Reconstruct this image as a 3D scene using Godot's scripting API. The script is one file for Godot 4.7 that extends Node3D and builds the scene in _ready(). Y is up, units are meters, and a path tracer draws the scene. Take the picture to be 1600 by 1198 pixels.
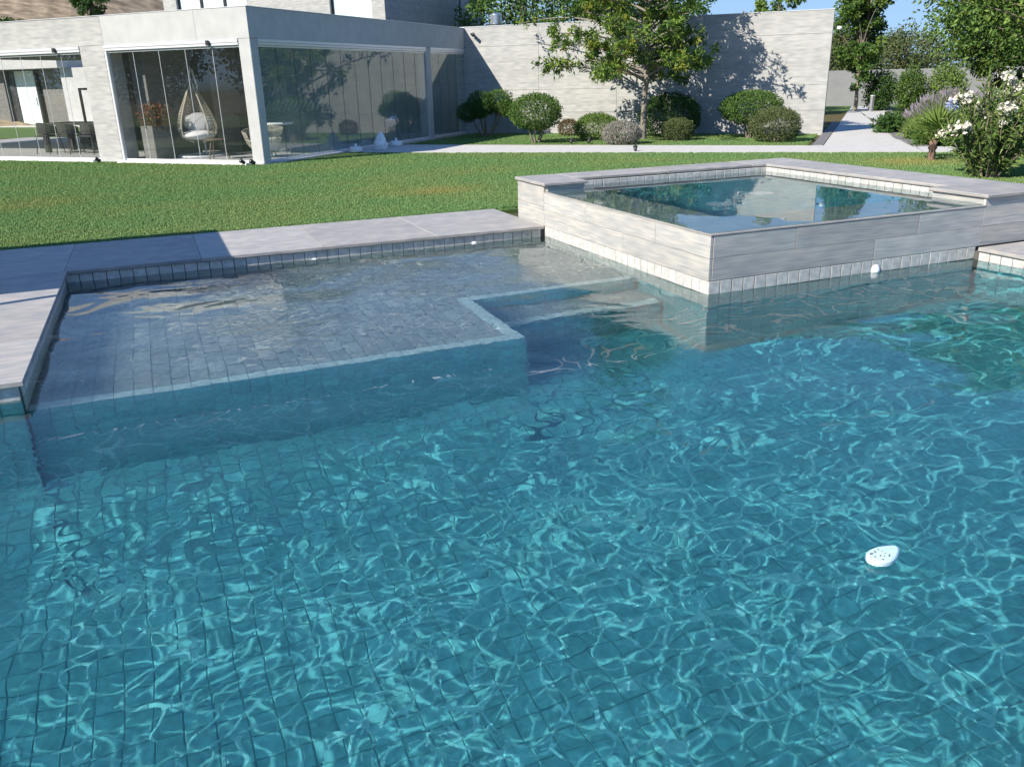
extends Node3D
# World axes follow the pool: x runs along the shelf wall, -z away from the viewer, y = 0 is the pool water level.
# The house stands turned by 45.4 degrees; hp(u, v) turns its own axes into world ones.

const DECK := 0.12
const TILE := 0.118
const HO := Vector3(2.21, 0.12, -18.94)
const HTURN := -0.79238
const EYE := Vector3(0, 1.72, 0)
var HU := Vector3(cos(HTURN), 0, -sin(HTURN))
var HV := Vector3(sin(HTURN), 0, cos(HTURN))
var M := {}
var rng := RandomNumberGenerator.new()
var taken := {}
var ns := FastNoiseLite.new()
var cam: Camera3D
var env: Environment

func dirh(head: float) -> Vector3:
	return Vector3(sin(deg_to_rad(head)), 0, -cos(deg_to_rad(head)))

func hp(u: float, v: float, y := 0.0) -> Vector3:
	return HO + HU * u + HV * v + Vector3(0, y, 0)

func _ready():
	rng.seed = 11
	ns.seed = 5; ns.frequency = 1.0; ns.noise_type = FastNoiseLite.TYPE_SIMPLEX_SMOOTH; ns.fractal_type = FastNoiseLite.FRACTAL_NONE
	light_and_lens()
	make_materials()
	make_ground()
	make_pool()
	make_water()
	make_spa()
	make_house()
	make_furniture()
	make_garden()
	make_far_garden()
	make_small_things()

# ---------------------------------------------------------------- camera, sky, sun
func light_and_lens():
	cam = Camera3D.new(); add_child(cam)
	var pitch := deg_to_rad(20.17); var roll := deg_to_rad(1.377)
	var fwd := dirh(22.47) * cos(pitch) + Vector3(0, -sin(pitch), 0)
	var right := dirh(112.47); var up := right.cross(fwd)
	cam.transform = Transform3D(Basis(right * cos(roll) - up * sin(roll), up * cos(roll) + right * sin(roll), -fwd), EYE)
	cam.fov = rad_to_deg(2 * atan(599.0 / 1294.0)); cam.far = 900; cam.near = 0.05
	var we := WorldEnvironment.new(); env = Environment.new(); we.environment = env; add_child(we)
	env.background_mode = Environment.BG_SKY
	env.tonemap_mode = Environment.TONE_MAPPER_LINEAR
	env.tonemap_exposure = 1.6
	env.sdfgi_enabled = true; env.ssao_enabled = true; env.ssil_enabled = true
	var s := ProceduralSkyMaterial.new()
	s.sky_top_color = Color(0.29, 0.45, 0.68); s.sky_horizon_color = Color(0.59, 0.72, 0.84); s.sky_curve = 0.16
	s.ground_horizon_color = Color(0.5, 0.5, 0.44); s.ground_bottom_color = Color(0.32, 0.33, 0.26)
	s.sky_energy_multiplier = 1.0
	env.sky = Sky.new(); env.sky.sky_material = s
	var sun := DirectionalLight3D.new(); sun.light_energy = 1.6; sun.light_angular_distance = 0.25; sun.light_color = Color(1, 0.965, 0.905); sun.shadow_enabled = true; add_child(sun)
	var el := deg_to_rad(36.0)
	sun.look_at_from_position(-(dirh(75.5) * cos(el) + Vector3(0, -sin(el), 0)) * 60, Vector3.ZERO)

# ---------------------------------------------------------------- naming
func numbered(called: String) -> String:
	var n: int = taken.get(called, 0); taken[called] = n + 1
	return called if n == 0 else "%s_%03d" % [called, n]

func tag(o: Node, label: String, category: String, group := ""):
	o.set_meta("label", label); o.set_meta("category", category)
	if group: o.set_meta("group", group)

func thing(called: String, label: String, category: String, at := Vector3.ZERO, turn := 0.0, group := "") -> Node3D:
	var o := Node3D.new(); o.name = numbered(called); add_child(o); o.position = at; o.rotation.y = turn
	tag(o, label, category, group)
	return o

func setting(called: String) -> Node3D:
	var o := Node3D.new(); o.name = numbered(called); add_child(o); o.set_meta("kind", "structure")
	return o

func obj(called: String, mesh: Mesh, m, parent: Node = self, at := Vector3.ZERO) -> MeshInstance3D:
	var o := MeshInstance3D.new(); o.mesh = mesh
	o.name = numbered(called) if parent == self else called
	if m is String: o.material_override = M[m]
	elif m is Material: o.material_override = m
	o.position = at
	parent.add_child(o, true)
	return o

func setting_mesh(called: String, mesh: Mesh, m) -> MeshInstance3D:
	var o := obj(called, mesh, m); o.set_meta("kind", "structure")
	return o

# ---------------------------------------------------------------- shapes
class Shape:
	var v := PackedVector3Array()
	var n := PackedVector3Array()
	var i := PackedInt32Array()
	var c := PackedColorArray()
	var tint := Color.WHITE
	var tinted := false
	func quad(a: Vector3, b: Vector3, d: Vector3, e: Vector3):  # a b d e run clockwise seen from outside
		var nn := (d - a).cross(b - a).normalized() if (d - a).cross(b - a).length() > 1e-12 else (e - a).cross(d - a).normalized()
		var k := v.size()
		v.append_array(PackedVector3Array([a, b, d, e])); n.append_array(PackedVector3Array([nn, nn, nn, nn]))
		i.append_array(PackedInt32Array([k, k + 1, k + 2, k, k + 2, k + 3]))
		if tinted: c.append_array(PackedColorArray([tint, tint, tint, tint]))
	func tri(a: Vector3, b: Vector3, d: Vector3):
		var nn := (d - a).cross(b - a).normalized()
		var k := v.size()
		v.append_array(PackedVector3Array([a, b, d])); n.append_array(PackedVector3Array([nn, nn, nn]))
		i.append_array(PackedInt32Array([k, k + 1, k + 2]))
		if tinted: c.append_array(PackedColorArray([tint, tint, tint]))
	func box(lo: Vector3, hi: Vector3, b := 0.0):
		# a box whose edges are chamfered by b
		var p := func(x, y, z): return Vector3(x, y, z)
		var x0 := lo.x; var x1 := hi.x; var y0 := lo.y; var y1 := hi.y; var z0 := lo.z; var z1 := hi.z
		quad(p.call(x0 + b, y1, z0 + b), p.call(x1 - b, y1, z0 + b), p.call(x1 - b, y1, z1 - b), p.call(x0 + b, y1, z1 - b))
		quad(p.call(x0 + b, y0, z1 - b), p.call(x1 - b, y0, z1 - b), p.call(x1 - b, y0, z0 + b), p.call(x0 + b, y0, z0 + b))
		quad(p.call(x0 + b, y1 - b, z1), p.call(x1 - b, y1 - b, z1), p.call(x1 - b, y0 + b, z1), p.call(x0 + b, y0 + b, z1))
		quad(p.call(x1 - b, y1 - b, z0), p.call(x0 + b, y1 - b, z0), p.call(x0 + b, y0 + b, z0), p.call(x1 - b, y0 + b, z0))
		quad(p.call(x1, y1 - b, z1 - b), p.call(x1, y1 - b, z0 + b), p.call(x1, y0 + b, z0 + b), p.call(x1, y0 + b, z1 - b))
		quad(p.call(x0, y1 - b, z0 + b), p.call(x0, y1 - b, z1 - b), p.call(x0, y0 + b, z1 - b), p.call(x0, y0 + b, z0 + b))
		if b <= 0.0: return
		quad(p.call(x0 + b, y1, z1 - b), p.call(x1 - b, y1, z1 - b), p.call(x1 - b, y1 - b, z1), p.call(x0 + b, y1 - b, z1))
		quad(p.call(x1 - b, y1, z0 + b), p.call(x0 + b, y1, z0 + b), p.call(x0 + b, y1 - b, z0), p.call(x1 - b, y1 - b, z0))
		quad(p.call(x1 - b, y1, z1 - b), p.call(x1 - b, y1, z0 + b), p.call(x1, y1 - b, z0 + b), p.call(x1, y1 - b, z1 - b))
		quad(p.call(x0 + b, y1, z0 + b), p.call(x0 + b, y1, z1 - b), p.call(x0, y1 - b, z1 - b), p.call(x0, y1 - b, z0 + b))
		quad(p.call(x0 + b, y0 + b, z1), p.call(x1 - b, y0 + b, z1), p.call(x1 - b, y0, z1 - b), p.call(x0 + b, y0, z1 - b))
		quad(p.call(x1 - b, y0 + b, z0), p.call(x0 + b, y0 + b, z0), p.call(x0 + b, y0, z0 + b), p.call(x1 - b, y0, z0 + b))
		quad(p.call(x1, y0 + b, z1 - b), p.call(x1, y0 + b, z0 + b), p.call(x1 - b, y0, z0 + b), p.call(x1 - b, y0, z1 - b))
		quad(p.call(x0, y0 + b, z0 + b), p.call(x0, y0 + b, z1 - b), p.call(x0 + b, y0, z1 - b), p.call(x0 + b, y0, z0 + b))
		for sx in [0, 1]:
			for sz in [0, 1]:
				var ex: float = x1 if sx else x0
				var ix: float = x1 - b if sx else x0 + b
				var ez: float = z1 if sz else z0
				var iz: float = z1 - b if sz else z0 + b
				var e0: Vector3 = p.call(ix, y1 - b, ez); var e1: Vector3 = p.call(ex, y1 - b, iz)
				var f0: Vector3 = p.call(ix, y0 + b, ez); var f1: Vector3 = p.call(ex, y0 + b, iz)
				if sx == sz:
					quad(e0, e1, f1, f0); tri(p.call(ix, y1, iz), e1, e0); tri(p.call(ix, y0, iz), f0, f1)
				else:
					quad(e1, e0, f0, f1); tri(p.call(ix, y1, iz), e0, e1); tri(p.call(ix, y0, iz), f1, f0)
	func tube(pts: Array, r0: float, r1: float, sides := 6, closed := false):
		# a tapering tube along points, smooth round its section
		var k0 := v.size(); var cnt := pts.size()
		for k in cnt:
			var a: Vector3 = pts[maxi(k - 1, 0)] if not closed else pts[(k - 1 + cnt) % cnt]
			var b: Vector3 = pts[mini(k + 1, cnt - 1)] if not closed else pts[(k + 1) % cnt]
			var t := (b - a).normalized()
			var s := t.cross(Vector3.UP) if absf(t.y) < 0.95 else t.cross(Vector3.RIGHT)
			s = s.normalized(); var w := s.cross(t)
			var r := lerpf(r0, r1, float(k) / maxf(cnt - 1, 1))
			for q in sides:
				var g := TAU * q / sides
				var d := s * cos(g) + w * sin(g)
				v.append(pts[k] + d * r); n.append(d)
				if tinted: c.append(tint)
		for k in (cnt if closed else cnt - 1):
			for q in sides:
				var a := k0 + k * sides + q; var b := k0 + k * sides + (q + 1) % sides
				var kk := (k + 1) % cnt
				var d := k0 + kk * sides + q; var e := k0 + kk * sides + (q + 1) % sides
				i.append_array(PackedInt32Array([a, b, d, b, e, d]))
	func lathe(profile: Array, sides := 16, at := Vector3.ZERO):
		# profile: Vector2(radius, height) from bottom to top
		var k0 := v.size(); var cnt := profile.size()
		for k in cnt:
			var a: Vector2 = profile[maxi(k - 1, 0)]; var b: Vector2 = profile[mini(k + 1, cnt - 1)]
			var t := (b - a).normalized()
			for q in sides:
				var g := TAU * q / sides
				v.append(at + Vector3(cos(g) * profile[k].x, profile[k].y, sin(g) * profile[k].x))
				n.append(Vector3(cos(g) * t.y, -t.x, sin(g) * t.y).normalized())
				if tinted: c.append(tint)
		for k in cnt - 1:
			for q in sides:
				var a := k0 + k * sides + q; var b := k0 + k * sides + (q + 1) % sides
				i.append_array(PackedInt32Array([a, b, a + sides, b, b + sides, a + sides]))
	func leaf(p: Vector3, d: Vector3, side: Vector3, length: float, width: float, fold := 0.25):
		# a pointed leaf of two faces folded along its midrib
		var up := side.cross(d).normalized()
		var mid := p + d * length * 0.45
		var l := mid + side * width * 0.5 + up * width * fold
		var r := mid - side * width * 0.5 + up * width * fold
		var tip := p + d * length
		var k := v.size()
		var n0 := (tip - p).cross(l - p).normalized(); var n1 := (r - p).cross(tip - p).normalized()
		v.append_array(PackedVector3Array([p, l, tip, p, tip, r])); n.append_array(PackedVector3Array([n0, n0, n0, n1, n1, n1]))
		i.append_array(PackedInt32Array([k, k + 1, k + 2, k + 3, k + 4, k + 5]))
		if tinted: c.append_array(PackedColorArray([tint, tint, tint, tint, tint, tint]))
	func done() -> ArrayMesh:
		var arr := []; arr.resize(Mesh.ARRAY_MAX)
		arr[Mesh.ARRAY_VERTEX] = v; arr[Mesh.ARRAY_NORMAL] = n; arr[Mesh.ARRAY_INDEX] = i
		if tinted: arr[Mesh.ARRAY_COLOR] = c
		var m := ArrayMesh.new(); m.add_surface_from_arrays(Mesh.PRIMITIVE_TRIANGLES, arr)
		return m

func boxm(lo: Vector3, hi: Vector3, b := 0.0) -> ArrayMesh:
	var s := Shape.new(); s.box(lo, hi, b); return s.done()

func rod(pts: Array, r0: float, r1 := -1.0, sides := 8) -> ArrayMesh:
	var s := Shape.new(); s.tube(pts, r0, r1 if r1 >= 0 else r0, sides); return s.done()

func poly(pts: Array, y0: float, y1: float) -> ArrayMesh:
	# a flat slab over a convex outline given in (x, z)
	var s := Shape.new(); var cnt := pts.size(); var area := 0.0
	for k in cnt:
		var a: Vector2 = pts[k]; var b: Vector2 = pts[(k + 1) % cnt]; area += a.x * b.y - b.x * a.y
	var q := pts.duplicate()
	if area < 0: q.reverse()
	for k in range(1, cnt - 1):
		s.tri(Vector3(q[0].x, y1, q[0].y), Vector3(q[k].x, y1, q[k].y), Vector3(q[k + 1].x, y1, q[k + 1].y))
	for k in cnt:
		var a: Vector2 = q[k]; var b: Vector2 = q[(k + 1) % cnt]
		s.quad(Vector3(b.x, y1, b.y), Vector3(a.x, y1, a.y), Vector3(a.x, y0, a.y), Vector3(b.x, y0, b.y))
	return s.done()

# ---------------------------------------------------------------- materials
func mat(name_: String, c: Color, r := 0.7, spec := 0.5) -> StandardMaterial3D:
	var m := StandardMaterial3D.new(); m.albedo_color = c.linear_to_srgb(); m.roughness = r; m.metallic_specular = spec; m.resource_name = name_
	M[name_] = m
	return m

func grain(m: StandardMaterial3D, t: Texture2D, scale: Vector3, world := true):
	m.albedo_texture = t; m.uv1_triplanar = true; m.uv1_world_triplanar = world; m.uv1_scale = scale

func cloudy(size: int, freq: float, lo: float, hi: float, seed_: int, octaves := 5) -> Texture2D:
	var f := FastNoiseLite.new(); f.seed = seed_; f.frequency = freq; f.fractal_octaves = octaves; f.noise_type = FastNoiseLite.TYPE_SIMPLEX_SMOOTH
	var t := NoiseTexture2D.new(); t.width = size; t.height = size; t.seamless = true; t.noise = f
	var g := Gradient.new(); g.set_color(0, Color(lo, lo, lo)); g.set_color(1, Color(hi, hi, hi)); t.color_ramp = g
	return t

func streaky(size: int, bands: int, band_var: float, streak: float, seed_: int, lines: float, warm: float) -> Texture2D:
	# veins or board marks that run along u; bands of even height across v
	var f := FastNoiseLite.new(); f.seed = seed_; f.frequency = 1.0; f.noise_type = FastNoiseLite.TYPE_SIMPLEX_SMOOTH; f.fractal_type = FastNoiseLite.FRACTAL_NONE
	var r := RandomNumberGenerator.new(); r.seed = seed_
	var tone := PackedFloat32Array()
	for k in bands: tone.append(r.randf_range(-1, 1) * band_var)
	var im := Image.create(size, size, false, Image.FORMAT_RGB8)
	for y in size:
		var fy := float(y) / size
		var b := int(fy * bands) % bands
		var edge := absf(fy * bands - floorf(fy * bands) - 0.5) * 2.0
		for x in size:
			var a := TAU * x / size
			var cx := cos(a) * 0.7; var cy := sin(a) * 0.7
			var wob := fy + 0.012 * f.get_noise_2d(cx * 1.6 + 9, cy * 1.6)
			var s := f.get_noise_3d(cx * 0.7, cy * 0.7, wob * 34) * 0.55 + f.get_noise_3d(cx * 1.6 + 4, cy * 1.6, wob * 95) * 0.45
			var blot := f.get_noise_3d(cx * 1.3, cy * 1.3, fy * 7.0 + b * 0.7)
			var v := 0.86 + tone[b] + streak * s + 0.05 * blot + 0.025 * f.get_noise_2d(x * 0.37, y * 0.37)
			if lines > 0 and edge > 0.93: v -= lines * (0.5 + 0.5 * f.get_noise_2d(cx * 3 + b, cy * 3))
			var w := warm * (0.5 * s + 0.5 * blot)
			im.set_pixel(x, y, Color(clampf(v + w, 0, 1), clampf(v, 0, 1), clampf(v - w, 0, 1)))
	return ImageTexture.create_from_image(im)

func make_materials():
	var fine := cloudy(512, 0.02, 0.8, 1.0, 3)
	var coarse := cloudy(512, 0.012, 0.93, 1.0, 8, 6)
	var stone := streaky(1024, 3, 0.02, 0.10, 21, 0.0, 0.03)
	var board := streaky(1024, 12, 0.02, 0.06, 33, 0.07, 0.012)
	var relief := cloudy(512, 0.05, 0.0, 1.0, 14)
	# masonry
	grain(mat("board_concrete", Color(0.55, 0.555, 0.545), 0.85, 0.3), board, Vector3(0.5, 0.8, 0.5), false)
	grain(mat("smooth_concrete", Color(0.49, 0.5, 0.5), 0.8, 0.3), coarse, Vector3(0.35, 0.35, 0.35), false)
	grain(mat("grey_render", Color(0.25, 0.26, 0.27), 0.85, 0.3), coarse, Vector3(0.3, 0.3, 0.3))
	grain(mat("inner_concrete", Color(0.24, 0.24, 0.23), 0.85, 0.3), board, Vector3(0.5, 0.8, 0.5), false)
	grain(mat("path_concrete", Color(0.54, 0.53, 0.51), 0.9, 0.3), coarse, Vector3(0.4, 0.4, 0.4))
	grain(mat("dark_paver", Color(0.22, 0.22, 0.23), 0.85, 0.3), fine, Vector3(0.8, 0.8, 0.8))
	grain(mat("house_floor", Color(0.42, 0.43, 0.44), 0.5, 0.4), coarse, Vector3(0.4, 0.4, 0.4))
	for k in 4:
		var q: float = [1.0, 0.9, 1.07, 0.95][k]
		grain(mat("coping%d" % k, Color(0.47, 0.45, 0.43) * q, 0.6, 0.4), stone, Vector3(0.9, 0.9, 0.9))
		M["coping%d" % k].uv1_offset = Vector3(k * 0.31, k * 0.17, k * 0.43)
		grain(mat("clad%d" % k, Color(0.55, 0.545, 0.525) * q, 0.6, 0.4), stone, Vector3(0.6, 1.6, 0.6))
		M["clad%d" % k].uv1_offset = Vector3(k * 0.21, k * 0.37, k * 0.13)
	for k in 6:
		var q: float = [1.0, 0.92, 1.06, 0.96, 1.2, 0.86][k]
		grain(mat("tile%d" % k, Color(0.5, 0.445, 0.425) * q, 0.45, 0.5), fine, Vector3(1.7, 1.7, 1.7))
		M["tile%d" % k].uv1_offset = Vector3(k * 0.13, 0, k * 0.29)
		grain(mat("deep%d" % k, Color(0.14, 0.53, 0.605) * lerpf(1.0, q, 0.8), 0.45, 0.5), fine, Vector3(1.7, 1.7, 1.7))  # blue-green of deep water put into the tile colour
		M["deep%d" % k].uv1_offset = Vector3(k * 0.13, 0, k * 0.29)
		grain(mat("band%d" % k, Color(0.64, 0.63, 0.6) * lerpf(1.0, q, 0.4), 0.45, 0.5), fine, Vector3(1.3, 1.3, 1.3))
		M["band%d" % k].uv1_offset = Vector3(k * 0.19, 0, k * 0.23)
	mat("grout", Color(0.2, 0.29, 0.295), 0.9); grain(mat("edge0", Color(0.82, 0.81, 0.79), 0.45, 0.5), fine, Vector3(1.3, 1.3, 1.3))  # pale border tiles, whitened further for the sun on the shelf edge
	for k in range(1, 6): M["edge%d" % k] = M["edge0"]
	# ground
	grain(mat("soil", Color(0.13, 0.115, 0.055), 0.95, 0.2), fine, Vector3(0.5, 0.5, 0.5))
	grain(mat("turf", Color(0.12, 0.19, 0.06), 0.95, 0.2), fine, Vector3(0.6, 0.6, 0.6))
	grain(mat("mulch", Color(0.12, 0.07, 0.045), 0.95, 0.2), fine, Vector3(1.4, 1.4, 1.4))
	grain(mat("dry_hill", Color(0.6, 0.47, 0.32), 0.95, 0.2), cloudy(512, 0.02, 0.45, 1.0, 41, 6), Vector3(0.07, 0.07, 0.07))
	# leaves carry their own tone as vertex colour
	for a in [["leaf", Color(0.5, 0.62, 0.16)], ["dull_leaf", Color(0.3, 0.36, 0.2)]]:
		var m := mat(a[0], Color.WHITE, 0.55, 0.35); m.vertex_color_use_as_albedo = true; m.backlight_enabled = true; m.backlight = (a[1] as Color)
	var gr := mat("grass", Color.WHITE, 0.6, 0.3); gr.vertex_color_use_as_albedo = true; gr.backlight_enabled = true; gr.backlight = Color(0.4, 0.5, 0.12)
	var pe := mat("petal", Color(0.66, 0.63, 0.55), 0.6, 0.3); pe.backlight_enabled = true; pe.backlight = Color(0.5, 0.5, 0.45)
	mat("blue_petal", Color(0.35, 0.4, 0.72), 0.6, 0.3)
	grain(mat("bark", Color(0.3, 0.26, 0.21), 0.9, 0.2), fine, Vector3(4, 1.5, 4))
	grain(mat("pale_bark", Color(0.3, 0.27, 0.23), 0.9, 0.2), fine, Vector3(4, 1.5, 4))
	grain(mat("palm_trunk", Color(0.25, 0.17, 0.13), 0.95, 0.2), fine, Vector3(5, 5, 5))
	# house fittings
	mat("aluminium", Color(0.72, 0.74, 0.77), 0.35, 0.6).metallic = 0.3
	mat("steel", Color(0.6, 0.61, 0.62), 0.25, 0.6).metallic = 0.9
	mat("dark_metal", Color(0.035, 0.036, 0.04), 0.4)
	mat("charcoal", Color(0.03, 0.031, 0.033), 0.7)
	mat("dark_wood", Color(0.09, 0.065, 0.045), 0.5)
	mat("white_paint", Color(0.78, 0.79, 0.79), 0.5)
	mat("pale_panel", Color(0.62, 0.74, 0.74), 0.4)
	mat("cushion", Color(0.55, 0.56, 0.57), 0.9, 0.2)
	mat("wicker", Color(0.34, 0.32, 0.27), 0.75, 0.3)
	mat("dark_wicker", Color(0.2, 0.18, 0.15), 0.75, 0.3)
	mat("terracotta", Color(0.25, 0.14, 0.09), 0.85, 0.2)
	mat("plastic_white", Color(0.8, 0.82, 0.84), 0.35)
	mat("dark_grout", Color(0.09, 0.09, 0.085), 0.9)
	mat("float_blue", Color(0.5, 0.68, 0.74), 0.3)
	mat("speck", Color(0.05, 0.06, 0.06), 0.7)
	mat("canvas", Color(0.6, 0.57, 0.5), 0.9, 0.2)
	var gl := mat("glass", Color(1, 1, 1), 0.0); gl.albedo_color = Color(0.8, 0.9, 0.88, 0.006); gl.transparency = BaseMaterial3D.TRANSPARENCY_ALPHA
	var gm := mat("side_glass", Color(1, 1, 1), 0.0); gm.albedo_color = Color(0.8, 0.9, 0.88, 0.006); gm.transparency = BaseMaterial3D.TRANSPARENCY_ALPHA; gm.metallic = 0.14
	var w := mat("water", Color(1, 1, 1), 0.0); w.albedo_color = Color(Color(0.64, 0.79, 0.81), 0.0); w.refraction_enabled = true; w.refraction_scale = 0.0333; w.transparency = BaseMaterial3D.TRANSPARENCY_ALPHA
	var c := mat("light_net_strip", Color(1, 1, 1), 0.0); c.albedo_color = Color(1, 1, 1, 0.0); c.transparency = BaseMaterial3D.TRANSPARENCY_ALPHA  # clear strips passing the sun unbent, added to draw a caustic light net

# ---------------------------------------------------------------- ground
func make_ground():
	# the earth: one sheet to the horizon with a hole for the pool, rising to a dry hill behind the house
	var s := Shape.new()
	for r in [[-300.0, -300.0, 300.0, -10.2], [-300.0, 1.5, 300.0, 200.0], [-300.0, -10.2, -5.0, 1.5], [7.6, -10.2, 300.0, 1.5]]:
		s.quad(Vector3(r[0], 0.085, r[1]), Vector3(r[2], 0.085, r[1]), Vector3(r[2], 0.085, r[3]), Vector3(r[0], 0.085, r[3]))
	setting_mesh("ground", s.done(), "soil")
	# lawns
	var lawn := [Vector2(-26, -10.2), Vector2(12.2, -10.2), Vector2(14.6, -12.6), Vector2(4.9, -20.9), Vector2(2.3, -18.95), Vector2(-11, -31.5), Vector2(-40, -31.5)]
	setting_mesh("lawn", poly(lawn, 0.05, 0.105), "turf")
	var back := []
	for q in [Vector2(0.3, -5.35), Vector2(10.6, -5.95), Vector2(10.6, -10.25), Vector2(0.3, -10.25)]:
		var p := hp(q.x, q.y); back.append(Vector2(p.x, p.z))
	setting_mesh("lawn", poly(back, 0.05, 0.105), "turf")
	setting_mesh("lawn", poly([Vector2(8.3, -9.9), Vector2(12.2, -10.2), Vector2(15.5, -7), Vector2(15.5, -1), Vector2(8.3, -1)], 0.05, 0.1), "turf")
	setting_mesh("lawn", poly([Vector2(12.21, -10.2), Vector2(14.6, -12.6), Vector2(19.5, -8.6), Vector2(15.51, -7)], 0.05, 0.101), "turf")
	var ct := []
	for q in [Vector2(-36, -7.4), Vector2(-5.5, -7.4), Vector2(-5.5, -14.1), Vector2(-36, -14.1)]:
		var p := hp(q.x, q.y); ct.append(Vector2(p.x, p.z))
	setting_mesh("lawn", poly(ct, 0.05, 0.104), "turf")
	setting_mesh("lawn", poly([Vector2(24.5, -30.5), Vector2(33.5, -35.5), Vector2(36.0, -26.0), Vector2(28.8, -24.9)], 0.05, 0.1), "turf")
	grass_blades()
	# paths
	var pa := []
	for q in [Vector2(0.12, -2.95), Vector2(11.06, -4.35), Vector2(11.06, -6.01), Vector2(0.5, -5.35), Vector2(0.12, -5.0)]:
		var p := hp(q.x, q.y); pa.append(Vector2(p.x, p.z))
	setting_mesh("path", poly(pa, 0.05, 0.135), "path_concrete")
	var ramp := []
	for q in [Vector2(10.99, -4.34), Vector2(13.0, -4.6), Vector2(12.5, -8.5), Vector2(12.4, -30), Vector2(10.98, -30)]:
		var p := hp(q.x, q.y); ramp.append(Vector2(p.x, p.z))
	setting_mesh("path", poly(ramp, 0.05, 0.137), "path_concrete")
	var cross := []
	for q in [Vector2(13.01, -4.6), Vector2(26, -6.6), Vector2(26, -8.0), Vector2(12.93, -5.9)]:
		var p := hp(q.x, q.y); cross.append(Vector2(p.x, p.z))
	setting_mesh("path", poly(cross, 0.05, 0.133), "path_concrete")
	for e in [[Vector2(10.74, -6.0), Vector2(10.975, -6.0), Vector2(10.975, -16), Vector2(10.74, -16)], [Vector2(12.97, -5.92), Vector2(13.25, -5.95), Vector2(12.75, -8.5), Vector2(12.52, -8.5)], [Vector2(12.52, -8.51), Vector2(12.75, -8.51), Vector2(12.65, -30), Vector2(12.42, -30)]]:
		var k := []
		for q in e:
			var p := hp(q.x, q.y); k.append(Vector2(p.x, p.z))
		setting_mesh("kerb", poly(k, 0.05, 0.15), "dark_paver")
	var bed := []
	for q in [Vector2(13.26, -6.0), Vector2(24, -7.7), Vector2(24, -22), Vector2(12.7, -22), Vector2(12.76, -8.5)]:
		var p := hp(q.x, q.y); bed.append(Vector2(p.x, p.z))
	setting_mesh("planting_bed", poly(bed, 0.05, 0.115), "mulch")
	# dry hill behind the house
	var h := Shape.new(); var nx := 70; var nz := 26
	var hy := func(i: int, j: int) -> Vector3:
		var x := -130.0 + i * 3.6; var z := -48.0 - j * 4.5
		return Vector3(x, hill_y(x, z), z)
	for j in nz:
		for i in nx:
			var a: Vector3 = hy.call(i, j); var b: Vector3 = hy.call(i + 1, j); var c: Vector3 = hy.call(i + 1, j + 1); var d: Vector3 = hy.call(i, j + 1)
			h.quad(d, c, b, a)
	setting_mesh("hill", h.done(), "dry_hill")

func hill_y(x: float, z: float) -> float:
	var rise := clampf((-48.0 - z) / 90.0, 0, 1)
	var fall := clampf((34.0 - x) / 40.0, 0.0, 1.0)
	return 0.08 + (24.0 * rise * rise * (3 - 2 * rise) + 2.2 * minf(rise * 6, 1.0)) * fall + rise * 5 * fall * ns.get_noise_2d(x * 0.02, z * 0.02) + minf(rise * 8, 1.0) * 0.35 * ns.get_noise_2d(x * 0.3, z * 0.3)

func in_lawn(x: float, z: float) -> int:
	# 1 the big lawn, 2 the strip under the wall, 3 beyond the spa, 0 elsewhere
	var d := Vector3(x, 0, z) - HO; var u := d.dot(HU); var v := d.dot(HV)
	if z > -10.31:
		return 3 if x > 8.35 and x < 18 and z < -4 and v > -2.9 - (u - 0.12) * 0.128 else 0
	if u > 0.3 and u < 10.6 and v < -5.45 - (u - 0.5) * 0.06 and v > -10.2: return 2
	if v > 0.08 and u < 0.3: return 1
	if u >= 0.1 and v > -2.9 - (u - 0.12) * 0.128 and u < 17.0: return 1
	return 0

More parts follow.
